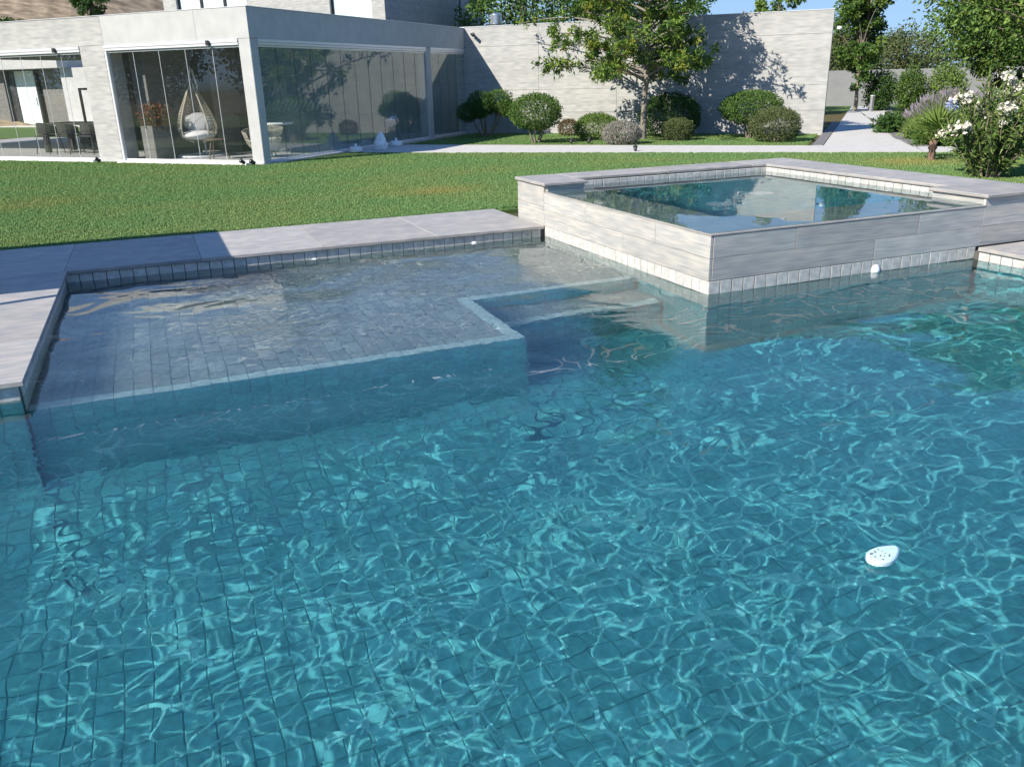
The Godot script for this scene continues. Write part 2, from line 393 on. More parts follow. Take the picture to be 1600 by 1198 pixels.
func grass_blades():
	var t := Shape.new(); t.tinted = true
	var r := RandomNumberGenerator.new(); r.seed = 77
	for k in 14:
		var a := r.randf() * TAU; var lean := r.randf_range(0.1, 0.8)
		var p := Vector3(r.randf_range(-0.03, 0.03), 0, r.randf_range(-0.03, 0.03))
		var h := r.randf_range(0.02, 0.036); var w := r.randf_range(0.003, 0.005)
		var o := Vector3(cos(a), 0, sin(a)); var s := Vector3(-o.z, 0, o.x) * w
		var q := p + o * h * lean * 0.4 + Vector3(0, h * 0.65, 0); var e := p + o * h * lean + Vector3(0, h, 0)
		var g := r.randf_range(0.88, 1.14); t.tint = Color(g, g, g)
		t.quad(p - s, q - s * 0.8, q + s * 0.8, p + s); t.tri(q - s * 0.8, e, q + s * 0.8)
	var mesh := t.done()
	var where := []; var tone := []
	var tries := 0
	while where.size() < 170000 and tries < 1200000:
		tries += 1
		# denser where it is nearer to the viewer
		var a := deg_to_rad(r.randf_range(-13.0, 58.0)); var d := 10.0 + 20.0 * pow(r.randf(), 1.35)
		var x := sin(a) * d; var z := -cos(a) * d
		var k := in_lawn(x, z)
		if k == 0: continue
		var sc := r.randf_range(0.75, 1.25) * (1.15 if d > 16 else 1.0)
		where.append(Transform3D(Basis(Vector3.UP, r.randf() * TAU).scaled(Vector3(sc, sc * r.randf_range(0.8, 1.1), sc)), Vector3(x, 0.102, z)))
		var n0 := 1.3 * ns.get_noise_2d(x * 0.35, z * 0.5) + 0.6 * ns.get_noise_2d(x * 1.7 + 5, z * 1.7) + 0.35 * ns.get_noise_2d(x * 6.0, z * 6.0)
		var dry := clampf(0.16 + 0.16 * n0, 0, 1)
		for b in [[4.0, -12.5, 0.9, 0.75], [3.2, -13.4, 0.7, 0.3], [-1.7, -14.3, 1.0, 0.35], [12.9, -11.6, 1.3, 0.6]]:
			var e: float = Vector2(x - b[0], (z - b[1]) * 1.5).length() / b[2]
			dry += b[3] * exp(-e * e * 1.6)
		dry = clampf(dry + r.randf_range(-0.15, 0.15), 0, 1)
		var g := Color(0.155, 0.28, 0.1).lerp(Color(0.3, 0.29, 0.1), dry)
		tone.append(g * r.randf_range(0.88, 1.12))
	var mm := MultiMesh.new(); mm.transform_format = MultiMesh.TRANSFORM_3D; mm.use_colors = true; mm.mesh = mesh; mm.instance_count = where.size()
	for k in where.size():
		mm.set_instance_transform(k, where[k]); mm.set_instance_color(k, tone[k])
	var o := MultiMeshInstance3D.new(); o.multimesh = mm; o.material_override = M["grass"]; o.name = "grass"; add_child(o)
	o.set_meta("kind", "stuff"); o.set_meta("label", "short mown green grass with a few dry patches"); o.set_meta("category", "grass")

# ---------------------------------------------------------------- pool
var tile_mesh: ArrayMesh
var wall_tile_mesh: ArrayMesh

func tile_shape(gap: float) -> ArrayMesh:
	# one square tile, its face upward, edges eased
	var s := Shape.new(); var h := TILE / 2 - gap; var b := 0.0035; var d := -0.012
	s.quad(Vector3(-h + b, 0, -h + b), Vector3(h - b, 0, -h + b), Vector3(h - b, 0, h - b), Vector3(-h + b, 0, h - b))
	var ring := [Vector2(-1, -1), Vector2(1, -1), Vector2(1, 1), Vector2(-1, 1)]
	for k in 4:
		var p: Vector2 = ring[k]; var q: Vector2 = ring[(k + 1) % 4]
		s.quad(Vector3(q.x * (h - b), 0, q.y * (h - b)), Vector3(p.x * (h - b), 0, p.y * (h - b)), Vector3(p.x * h, -b, p.y * h), Vector3(q.x * h, -b, q.y * h))
		s.quad(Vector3(q.x * h, -b, q.y * h), Vector3(p.x * h, -b, p.y * h), Vector3(p.x * h, d, p.y * h), Vector3(q.x * h, d, q.y * h))
	return s.done()

func lay(parent: Node3D, spots: Array, kinds: String, most := 300):
	# spots: [Transform3D, tone]; the ones that show largest are tiles of their own, the rest one part
	spots.sort_custom(func(a, b): return a[2] < b[2])
	var rest := {}
	for k in spots.size():
		var m: Material = M["%s%d" % [spots[k][3], spots[k][1]]]
		var tm := wall_tile_mesh if spots[k][3] == "band" else tile_mesh
		if k < most:
			var o := MeshInstance3D.new(); o.name = "tile"; o.mesh = tm; o.material_override = m; o.transform = spots[k][0]; parent.add_child(o, true)
		else:
			if not rest.has(m): rest[m] = SurfaceTool.new()
			rest[m].append_from(tm, 0, spots[k][0])
	if rest.size():
		var am := ArrayMesh.new()
		for m in rest:
			rest[m].set_material(m); am = rest[m].commit(am)
		var o := MeshInstance3D.new(); o.name = "tile"; o.mesh = am; parent.add_child(o, true); o.set_meta("kind", "stuff")

func spot(p: Vector3, right: Vector3, up: Vector3, kind: String, uneven := 1.0) -> Array:
	# a tile whose face looks along up
	var t: int = [0, 0, 0, 0, 1, 1, 2, 2, 3, 3, 3, 0, 1, 4, 5][rng.randi() % 15]
	var f := right.cross(up).normalized()
	var b := Basis(right, up, -f) if Basis(right, up, -f).determinant() > 0 else Basis(right, up, f)
	b = b * Basis.from_euler(Vector3(rng.randf_range(-1, 1) * 0.006, rng.randf_range(-1, 1) * 0.006, rng.randf_range(-1, 1) * 0.006) * uneven)
	var seen := p - EYE
	var far := seen.length()
	var side := absf(atan2(seen.x, -seen.z) - deg_to_rad(22.47))
	if side > deg_to_rad(34): far += 50
	if seen.z > -1.2: far += 50
	return [Transform3D(b, p + up * rng.randf_range(-0.0007, 0.0007)), t, far, kind]

func make_pool():
	tile_mesh = tile_shape(0.0015); wall_tile_mesh = tile_shape(0.0034)
	# the concrete shell, which shows in the joints
	var sh := Shape.new()
	sh.box(Vector3(-5.2, -1.7, -9.4), Vector3(7.6, -1.408, 0.6))
	sh.box(Vector3(-0.925, -1.41, -8.8), Vector3(2.362, -0.308, -5.448))
	sh.box(Vector3(2.36, -1.41, -8.79), Vector3(4.2, -0.308, -6.658))
	sh.box(Vector3(2.361, -1.41, -6.66), Vector3(4.2, -0.708, -6.208))
	setting_mesh("pool_shell", sh.done(), "grout")
	sh = Shape.new()
	sh.box(Vector3(-1.8, -1.41, -9.3), Vector3(4.2, 0.075, -8.758))
	sh.box(Vector3(-5.2, -1.41, -8.76), Vector3(-0.938, 0.075, -5.388))
	sh.box(Vector3(7.138, -1.41, -5.6), Vector3(7.6, 0.075, 0.6))
	sh.box(Vector3(-5.2, -1.41, -5.39), Vector3(-4.4, 0.075, 0.6))
	sh.box(Vector3(-4.41, -1.41, -0.22), Vector3(7.14, 0.075, 0.6))
	setting_mesh("pool_shell", sh.done(), "dark_grout")
	var R := Vector3.RIGHT; var U := Vector3.UP; var B := Vector3.BACK
	# floor
	var fl := []
	for i in range(-37, 61):
		for j in range(0, 55):
			var x := (i + 0.5) * TILE; var z := -0.25 - (j + 0.5) * TILE
			if x < -4.35 or x > 7.1: continue
			if z < -5.43 and x < 2.4: continue
			if z < -5.5 and x > 4.05: continue
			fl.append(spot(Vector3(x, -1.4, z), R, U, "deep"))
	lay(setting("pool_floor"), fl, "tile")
	# the shallow shelf, its pale border and its step
	var se := []
	for i in 43:
		var x := -0.93 + (i + 0.5) * TILE
		if x > 4.06: continue
		var first := 0 if x < 2.37 else 10
		var z := -5.44 - first * TILE - (0.03 if first else 0.0)
		se.append(spot(Vector3(x, -0.3, z - TILE / 2), R, U, "edge")); z -= TILE
		if i == 27:
			for j in 10: se.append(spot(Vector3(x, -0.3, z - TILE / 2), R, U, "edge")); z -= TILE
		elif i % 2 == 1: se.append(spot(Vector3(x, -0.3, z - TILE / 2), R, U, "tile")); z -= TILE
		while z > -8.74:
			var t := spot(Vector3(x, -0.3, z - TILE), R, U, "tile"); t[0].basis = t[0].basis * Basis.from_scale(Vector3(1, 1, 2)); se.append(t); z -= TILE * 2
	for i in 15:
		for j in 4:
			var x := 2.374 + (i + 0.5) * TILE
			if x < 4.06: se.append(spot(Vector3(x, -0.7, -6.2 - (j + 0.5) * TILE + 0.02), R, U, "edge" if j == 0 else "tile"))
	lay(setting("pool_shelf"), se, "tile")
	# upright faces
	var wa := []
	for i in 43:
		for j in 4:
			var x := -0.93 + (i + 0.5) * TILE
			if x < 4.07: wa.append(spot(Vector3(x, 0.024 - j * TILE, -8.75), R, B, "band", 0.7))
	for i in 29:
		for j in 4:
			var z := -8.75 + (i + 0.5) * TILE
			if z < -5.39: wa.append(spot(Vector3(-0.93, 0.024 - j * TILE, z), B, R, "band", 0.7))
	for i in 30:
		for j in 13:
			wa.append(spot(Vector3(-0.935 - (i + 0.5) * TILE, 0.024 - j * TILE, -5.38), R, B, "band" if j == 0 else "deep", 0.7))
	for i in 28:
		for j in 10:
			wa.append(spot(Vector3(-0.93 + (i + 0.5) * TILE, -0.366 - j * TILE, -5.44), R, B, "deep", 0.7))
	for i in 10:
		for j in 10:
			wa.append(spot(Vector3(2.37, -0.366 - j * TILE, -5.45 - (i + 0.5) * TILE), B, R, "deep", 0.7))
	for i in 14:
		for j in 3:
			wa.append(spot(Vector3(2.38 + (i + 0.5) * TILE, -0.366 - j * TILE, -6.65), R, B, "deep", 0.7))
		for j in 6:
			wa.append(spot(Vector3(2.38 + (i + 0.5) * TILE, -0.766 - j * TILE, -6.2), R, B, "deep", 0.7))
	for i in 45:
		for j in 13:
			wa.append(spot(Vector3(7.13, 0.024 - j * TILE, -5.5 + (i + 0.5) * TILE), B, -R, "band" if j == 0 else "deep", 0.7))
	lay(setting("pool_wall"), wa, "band")
	# coping slabs
	var co := setting("pool_coping")
	var cuts := [-2.75, -0.925, 0.3, 1.5, 2.75, 4.06]
	for k in cuts.size() - 1:
		obj("slab", boxm(Vector3(cuts[k] + 0.001, 0.085, -10.3), Vector3(cuts[k + 1] - 0.001, DECK, -8.722), 0.004), "coping%d" % (k % 4), co)
	obj("slab", boxm(Vector3(-6.2, 0.085, -10.3), Vector3(-2.752, DECK, -8.722), 0.004), "coping2", co)
	var zc := [-8.72, -8.02, -7.15, -6.3, -5.352]
	for k in zc.size() - 1:
		obj("slab", boxm(Vector3(-2.8, 0.085, zc[k] + 0.002), Vector3(-0.902, DECK, zc[k + 1] - 0.002), 0.004), "coping%d" % ((k * 3 + 1) % 4), co)
		obj("slab", boxm(Vector3(-5.6, 0.085, zc[k] + 0.002), Vector3(-2.804, DECK, zc[k + 1] - 0.002), 0.004), "coping%d" % ((k + 2) % 4), co)
	var zr := [-5.5, -4.3, -3.1, -1.9, -0.7, 0.6]
	for k in zr.size() - 1:
		obj("slab", boxm(Vector3(7.105, 0.085, zr[k] + 0.002), Vector3(8.4, DECK, zr[k + 1] - 0.002), 0.004), "coping%d" % (k % 4), co)
	for k in 10:
		obj("slab", boxm(Vector3(-5.2 + k * 1.23, 0.085, -0.25), Vector3(-5.2 + (k + 1) * 1.23 - 0.004, DECK, 1.6), 0.007), "coping%d" % (k % 4), co)
	obj("slab", boxm(Vector3(-5.6, 0.085, -5.348), Vector3(-4.38, DECK, -0.255), 0.007), "coping1", co)

# ---------------------------------------------------------------- water
func calm_at(x: float, z: float) -> float:
	return smoothstep(0.2, 2.6, x + 0.3 * z + 0.8 * ns.get_noise_2d(x * 0.6, z * 0.6 + 7))

func swell(x: float, z: float) -> float:
	# height of the water
	var calm := calm_at(x, z)
	var wx := x + 0.2 * ns.get_noise_2d(x * 1.3, z * 1.3 + 50); var wz := z + 0.2 * ns.get_noise_2d(x * 1.3 + 90, z * 1.3)
	var rough := maxf(0.6 + 0.5 * ns.get_noise_2d(x * 0.5 + 30, z * 0.5), 0.15) * lerpf(1.0, 0.45, calm)
	var near := smoothstep(-5.2, -3.6, z)
	var h := 0.005 * ns.get_noise_2d(x * 1.1, z * 1.5) + 0.0020 * rough * ns.get_noise_2d(wx * 3.6 + 7, wz * 4.2)
	h += 0.0009 * rough * (1.0 - 0.75 * calm) * near * ns.get_noise_2d(wx * 8.0 + 7, wz * 9.0)
	return h

func flurry_mask(x: float, z: float) -> float:
	# where the breeze roughens the surface: over the shelf and along its edge
	if z > -3.6 or x > 3.6: return 0.0
	var side := smoothstep(-0.3, 0.9, x + 0.4 * ns.get_noise_2d(x, z)) if z < -5.3 else smoothstep(-1.6, -0.9, x)
	if z < -4.9 and z >= -5.3: side = lerpf(side, smoothstep(-0.3, 0.9, x), (-4.9 - z) / 0.4)
	return smoothstep(-3.6, -4.8, z) * smoothstep(3.6, 2.7, x) * side * smoothstep(-8.7, -8.2, z) * (0.65 + 0.5 * ns.get_noise_2d(x * 0.8 + 3, z * 0.8))

func flurry(x: float, z: float) -> float:
	return 0.0011 * ns.get_noise_2d(x * 10 + 3, z * 13) + 0.0006 * ns.get_noise_2d(x * 21, z * 25 + 9)

func light_net(x: float, z: float) -> float:
	# distance in metres to the nearest line of the added caustic light net
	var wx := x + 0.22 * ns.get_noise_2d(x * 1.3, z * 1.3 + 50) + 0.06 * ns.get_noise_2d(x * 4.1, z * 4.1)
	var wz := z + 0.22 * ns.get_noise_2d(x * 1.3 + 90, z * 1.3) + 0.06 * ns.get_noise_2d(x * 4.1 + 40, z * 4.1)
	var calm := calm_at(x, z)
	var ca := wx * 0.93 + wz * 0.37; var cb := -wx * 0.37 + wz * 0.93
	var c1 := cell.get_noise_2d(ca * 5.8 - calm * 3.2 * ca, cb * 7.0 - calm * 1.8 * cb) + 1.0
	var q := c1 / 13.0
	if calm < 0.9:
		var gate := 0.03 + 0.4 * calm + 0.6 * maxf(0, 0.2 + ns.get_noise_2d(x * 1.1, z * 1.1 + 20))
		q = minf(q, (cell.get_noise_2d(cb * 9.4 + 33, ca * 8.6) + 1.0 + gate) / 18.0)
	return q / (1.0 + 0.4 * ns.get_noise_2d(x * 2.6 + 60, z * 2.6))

var cell := FastNoiseLite.new()

func make_water():
	cell.seed = 7; cell.frequency = 1.0; cell.noise_type = FastNoiseLite.TYPE_CELLULAR; cell.cellular_return_type = FastNoiseLite.RETURN_DISTANCE2_SUB; cell.cellular_distance_function = FastNoiseLite.DISTANCE_EUCLIDEAN; cell.fractal_type = FastNoiseLite.FRACTAL_NONE
	var step := 0.026; var sub := 4
	var x0 := -4.38; var z0 := -8.752; var nx := int(11.52 / step); var nz := int(8.52 / step); var row := nx + 1
	var P := PackedVector3Array(); var R := PackedFloat32Array(); P.resize(row * (nz + 1)); R.resize(P.size())
	for j in nz + 1:
		for i in row:
			var x := x0 + i * step; var z := z0 + j * step
			P[j * row + i] = Vector3(x, swell(x, z), z); R[j * row + i] = light_net(x, z)
	var N := PackedVector3Array(); N.resize(P.size())
	for j in nz + 1:
		for i in row:
			var a := j * row + i
			N[a] = Vector3(-(P[a + 1 if i < nx else a].y - P[a - 1 if i > 0 else a].y) / (2 * step), 1, -(P[a + row if j < nz else a].y - P[a - row if j > 0 else a].y) / (2 * step)).normalized()
	# clear strips in a made-up net pattern project sun lines as caustics; the rest refracts
	var V := [P.duplicate(), PackedVector3Array()]; var NN := [N.duplicate(), PackedVector3Array()]; var I := [PackedInt32Array(), PackedInt32Array()]
	var fp := PackedVector3Array(); fp.resize((sub + 1) * (sub + 1)); var fn := fp.duplicate(); var fr := PackedFloat32Array(); fr.resize(fp.size())
	for j in nz:
		for i in nx:
			var x := x0 + i * step; var z := z0 + j * step
			if x > 4.12 and z < -5.62: continue
			if x < -0.98 and z < -5.44: continue
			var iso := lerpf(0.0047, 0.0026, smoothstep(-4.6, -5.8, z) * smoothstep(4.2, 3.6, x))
			if z < -4.65 and z > -5.5 and x < 2.5 or z < -5.3 and z > -6.7 and x > 2.2: iso = 0.0  # no clear strips here, where they would show the shelf tiles unbent
			var a := j * row + i; var b := a + 1; var c := a + row + 1; var d := a + row
			var gust := flurry_mask(x + step / 2, z + step / 2)
			if x < -2.8 or gust < 0.02 and minf(minf(R[a], R[b]), minf(R[c], R[d])) > iso + 0.018:
				I[0].append_array(PackedInt32Array([a, b, d, b, c, d])); continue
			for v in sub + 1:
				for u in sub + 1:
					var fu := float(u) / sub; var fv := float(v) / sub; var k := v * (sub + 1) + u
					fp[k] = P[a].lerp(P[b], fu).lerp(P[d].lerp(P[c], fu), fv); fn[k] = N[a].lerp(N[b], fu).lerp(N[d].lerp(N[c], fu), fv).normalized()
					fr[k] = R[a] if k == 0 else light_net(fp[k].x, fp[k].z)
					var m := flurry_mask(fp[k].x, fp[k].z)
					if m > 0.0:
						var px := fp[k].x; var pz := fp[k].z; var f0 := flurry(px, pz)
						fp[k].y += m * f0
						fn[k] = (fn[k] / fn[k].y - Vector3(flurry(px + 0.003, pz) - f0, 0, flurry(px, pz + 0.003) - f0) * m / 0.003).normalized()
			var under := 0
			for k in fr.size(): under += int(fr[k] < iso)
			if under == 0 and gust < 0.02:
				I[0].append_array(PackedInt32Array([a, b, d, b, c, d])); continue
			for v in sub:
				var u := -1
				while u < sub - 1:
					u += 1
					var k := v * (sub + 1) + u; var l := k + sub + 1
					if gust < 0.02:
						# a run of cells that lie wholly off the net lines is one flat strip
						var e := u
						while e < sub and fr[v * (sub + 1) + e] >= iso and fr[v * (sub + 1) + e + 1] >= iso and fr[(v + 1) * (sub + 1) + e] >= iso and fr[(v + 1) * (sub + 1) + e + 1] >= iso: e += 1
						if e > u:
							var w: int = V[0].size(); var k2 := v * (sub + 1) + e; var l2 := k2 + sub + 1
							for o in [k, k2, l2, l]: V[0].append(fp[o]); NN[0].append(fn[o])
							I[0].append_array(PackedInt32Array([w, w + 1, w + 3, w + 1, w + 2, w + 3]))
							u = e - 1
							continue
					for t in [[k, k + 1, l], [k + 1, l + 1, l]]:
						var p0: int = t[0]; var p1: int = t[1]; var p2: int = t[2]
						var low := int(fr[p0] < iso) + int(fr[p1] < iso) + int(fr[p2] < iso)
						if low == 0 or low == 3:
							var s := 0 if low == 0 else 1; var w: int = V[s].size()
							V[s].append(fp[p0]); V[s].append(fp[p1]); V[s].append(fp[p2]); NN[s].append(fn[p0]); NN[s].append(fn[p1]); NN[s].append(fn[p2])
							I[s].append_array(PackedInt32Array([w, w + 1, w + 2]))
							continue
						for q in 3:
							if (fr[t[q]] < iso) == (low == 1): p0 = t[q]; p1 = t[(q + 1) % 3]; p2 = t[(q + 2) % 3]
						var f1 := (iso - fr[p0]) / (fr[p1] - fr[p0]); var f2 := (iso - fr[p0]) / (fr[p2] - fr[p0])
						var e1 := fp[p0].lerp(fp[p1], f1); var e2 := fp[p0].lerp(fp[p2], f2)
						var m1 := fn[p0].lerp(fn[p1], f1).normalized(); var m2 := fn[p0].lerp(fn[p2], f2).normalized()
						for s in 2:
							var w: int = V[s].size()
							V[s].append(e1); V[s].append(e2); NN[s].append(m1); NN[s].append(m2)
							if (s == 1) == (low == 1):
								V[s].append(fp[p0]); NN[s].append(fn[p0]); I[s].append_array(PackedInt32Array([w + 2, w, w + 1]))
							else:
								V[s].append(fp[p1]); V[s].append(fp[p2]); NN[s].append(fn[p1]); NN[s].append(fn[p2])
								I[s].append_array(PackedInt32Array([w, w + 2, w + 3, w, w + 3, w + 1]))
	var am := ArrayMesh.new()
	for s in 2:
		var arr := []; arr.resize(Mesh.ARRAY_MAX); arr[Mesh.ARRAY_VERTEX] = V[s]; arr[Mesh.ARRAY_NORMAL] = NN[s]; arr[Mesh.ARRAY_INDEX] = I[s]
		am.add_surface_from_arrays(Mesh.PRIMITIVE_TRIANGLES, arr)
		am.surface_set_material(s, M["water"] if s == 0 else M["light_net_strip"])
	var o := MeshInstance3D.new(); o.mesh = am; o.name = "pool_water"; add_child(o); o.set_meta("kind", "structure")
	# the body of the water takes colour with depth
	env.volumetric_fog_enabled = true; env.volumetric_fog_density = 0.0
	depth("pool_water_body", Vector3(-4.39, -1.397, -8.74), Vector3(4.06, -0.014, -0.23))
	depth("pool_water_body", Vector3(4.062, -1.397, -5.54), Vector3(7.12, -0.014, -0.23))

func depth(called: String, lo: Vector3, hi: Vector3, dens := 0.09):
	var f := FogVolume.new(); f.shape = RenderingServer.FOG_VOLUME_SHAPE_BOX; f.size = hi - lo; f.position = (lo + hi) / 2
	var m := FogMaterial.new(); m.density = dens; m.albedo = Color(0.02, 0.8, 0.8).linear_to_srgb(); f.material = m
	f.name = numbered(called); add_child(f); f.set_meta("kind", "structure")

# ---------------------------------------------------------------- raised spa
func make_spa():
	var t := thing("raised_spa", "raised square stone spa with tiled waterline beside the pool", "spa", Vector3(6.1, 0, -7.5))
	var o := -t.position
	var add := func(called: String, lo: Vector3, hi: Vector3, m: String, b := 0.004) -> MeshInstance3D: return obj(called, boxm(lo, hi, b), m, t, o)
	# core behind the cladding
	var s := Shape.new()
	s.box(Vector3(4.1, -1.41, -9.46), Vector3(4.63, 0.47, -5.58)); s.box(Vector3(4.632, -1.41, -6.17), Vector3(8.06, 0.47, -5.58))
	s.box(Vector3(4.632, -1.41, -9.46), Vector3(8.06, 0.55, -9.03)); s.box(Vector3(7.43, -1.41, -9.028), Vector3(8.06, 0.55, -6.172))
	s.box(Vector3(4.632, -1.41, -9.028), Vector3(7.428, -0.03, -6.172))
	obj("core", s.done(), "dark_grout", t, o)
	# cladding in two courses over one row of tiles
	var k := 0
	for c in [[0.118, 0.302, [-8.75, -6.95, -5.549]], [0.305, 0.488, [-8.75, -7.72, -6.38, -5.549]]]:
		for q in c[2].size() - 1:
			add.call("cladding_slab", Vector3(4.07, c[0], c[2][q] + 0.0025), Vector3(4.098, c[1], c[2][q + 1] - 0.0025), "clad%d" % (k % 4), 0.002); k += 1
	for c in [[0.118, 0.302, [4.1, 5.85, 7.17, 8.1]], [0.305, 0.488, [4.1, 4.95, 6.35, 7.17]]]:
		for q in c[2].size() - 1:
			add.call("cladding_slab", Vector3(c[2][q] + 0.0025, c[0], -5.577), Vector3(c[2][q + 1] - 0.0025, c[1], -5.549), "clad%d" % (k % 4), 0.002); k += 1
	add.call("cladding_slab", Vector3(7.1715, 0.305, -5.577), Vector3(8.1, 0.568, -5.549), "clad2", 0.002)
	for c in [[0.09, 0.33], [0.333, 0.568]]:
		add.call("cladding_slab", Vector3(4.068, c[0], -9.5), Vector3(4.098, c[1], -8.7515), "clad%d" % (k % 4), 0.002); k += 1
		add.call("cladding_slab", Vector3(8.062, c[0], -9.5), Vector3(8.1, c[1], -5.58), "clad%d" % (k % 4), 0.002); k += 1
	add.call("cladding_slab", Vector3(4.1, 0.09, -9.5), Vector3(8.06, 0.568, -9.462), "clad1", 0.002)
	# flooded rim
	add.call("rim_slab", Vector3(4.065, 0.49, -8.72), Vector3(4.65, 0.505, -6.172), "coping0", 0.003)
	add.call("rim_slab", Vector3(4.065, 0.49, -6.169), Vector3(5.6, 0.505, -5.545), "coping1", 0.003)
	add.call("rim_slab", Vector3(5.603, 0.49, -6.169), Vector3(7.18, 0.505, -5.545), "coping3", 0.003)
	# raised coping round the back and the right
	for q in [[4.04, 4.6, -9.53, -8.68], [4.603, 5.9, -9.53, -9.03], [5.903, 7.2, -9.53, -9.03], [7.203, 8.13, -9.53, -9.03], [7.42, 8.13, -9.027, -7.6], [7.42, 8.13, -7.597, -6.2], [7.15, 8.13, -6.197, -5.52]]:
		add.call("coping_slab", Vector3(q[0], 0.568, q[2]), Vector3(q[1], 0.605, q[3]), "coping%d" % (k % 4), 0.008); k += 1
	add.call("block", Vector3(4.1, 0.472, -9.458), Vector3(4.57, 0.567, -8.71), "clad0", 0.002)
	add.call("block", Vector3(7.18, 0.472, -6.168), Vector3(8.06, 0.567, -5.582), "clad3", 0.002)
	# tiles: outer foot row and below, inner rows
	var R := Vector3.RIGHT; var B := Vector3.BACK
	var tl := []
	for i in 27:
		for j in 4: tl.append(spot(Vector3(4.07, 0.057 - j * TILE, -5.552 - (i + 0.5) * TILE), B, -R, "band", 0.7))
	for i in 26:
		for j in 4: tl.append(spot(Vector3(4.072 + (i + 0.5) * TILE, 0.057 - j * TILE, -5.549), R, B, "band", 0.7))
	for i in 24:
		for j in 4: tl.append(spot(Vector3(4.63 + (i + 0.5) * TILE, 0.505 - j * TILE, -9.02), R, B, "band", 0.7))
		for j in 4: tl.append(spot(Vector3(7.422, 0.505 - j * TILE, -9.02 + (i + 0.5) * TILE), B, -R, "band", 0.7))
	var lower := []
	for i in 27:
		for j in 10: lower.append(spot(Vector3(4.07, -0.415 - j * TILE, -5.552 - (i + 0.5) * TILE), B, -R, "deep", 0.7))
	for i in 26:
		for j in 10: lower.append(spot(Vector3(4.072 + (i + 0.5) * TILE, -0.415 - j * TILE, -5.549), R, B, "deep", 0.7))
	for i in 24:
		for j in 24: lower.append(spot(Vector3(4.64 + (i + 0.5) * TILE, -0.02, -9.02 + (j + 0.5) * TILE), R, Vector3.UP, "deep"))
		for j in 4: lower.append(spot(Vector3(4.64 + (i + 0.5) * TILE, 0.425 - j * TILE, -6.18), R, -B, "deep"))
		for j in 4: lower.append(spot(Vector3(4.64, 0.425 - j * TILE, -9.02 + (i + 0.5) * TILE), B, R, "deep"))
	for a in tl: a[2] -= 100
	tl.append_array(lower)
	for a in tl: a[0].origin += o
	lay(t, tl, "band")
	# bench along the back inside
	# water, level with the flooded rim
	var w := Shape.new(); var st := 0.04
	var g := func(x: float, z: float) -> Vector3: return Vector3(x, 0.5125 + 0.0003 * ns.get_noise_2d(x * 2.1, z * 2.6) + 0.00005 * ns.get_noise_2d(x * 7, z * 8), z)
	var nx := int(3.36 / st); var nz := int(3.46 / st)
	var P := PackedVector3Array(); var N := PackedVector3Array(); var I := PackedInt32Array()
	for j in nz + 1:
		for i in nx + 1:
			var x := 4.066 + i * st; var z := -9.008 + j * st
			P.append(g.call(x, z)); var dx: float = (g.call(x + 0.01, z).y - g.call(x - 0.01, z).y) / 0.02; var dz: float = (g.call(x, z + 0.01).y - g.call(x, z - 0.01).y) / 0.02
			N.append(Vector3(-dx, 1, -dz).normalized())
			if i < nx and j < nz and not (x < 4.58 and z < -8.73) and not (x > 7.16 and z > -6.2):
				var a := j * (nx + 1) + i
				I.append_array(PackedInt32Array([a, a + 1, a + nx + 1, a + 1, a + nx + 2, a + nx + 1]))
	var arr := []; arr.resize(Mesh.ARRAY_MAX); arr[Mesh.ARRAY_VERTEX] = P; arr[Mesh.ARRAY_NORMAL] = N; arr[Mesh.ARRAY_INDEX] = I
	var am := ArrayMesh.new(); am.add_surface_from_arrays(Mesh.PRIMITIVE_TRIANGLES, arr)
	var sw := obj("spa_water", am, "water"); sw.set_meta("kind", "structure")
	depth("spa_water_body", Vector3(4.66, -0.018, -9.0), Vector3(7.41, 0.485, -6.19), 0.15)
	# round white lamps in the spa floor
	for q in [[5.45, -7.35, "round white underwater lamp in the spa nearer its front corner"], [6.35, -7.75, "round white underwater lamp in the spa farther from its front corner"]]:
		var l := thing("spa_lamp", q[2], "pool lamp", Vector3(q[0], -0.019, q[1]), 0, "lamps in the spa floor")
		var ls := Shape.new(); ls.lathe([Vector2(0.13, 0), Vector2(0.13, 0.012), Vector2(0.115, 0.02)], 24); obj("rim", ls.done(), "white_paint", l)
		var lf := Shape.new(); lf.lathe([Vector2(0.115, 0.018), Vector2(0.1, 0.03), Vector2(0.05, 0.036), Vector2(0.0, 0.038)], 24); obj("lens", lf.done(), "plastic_white", l)

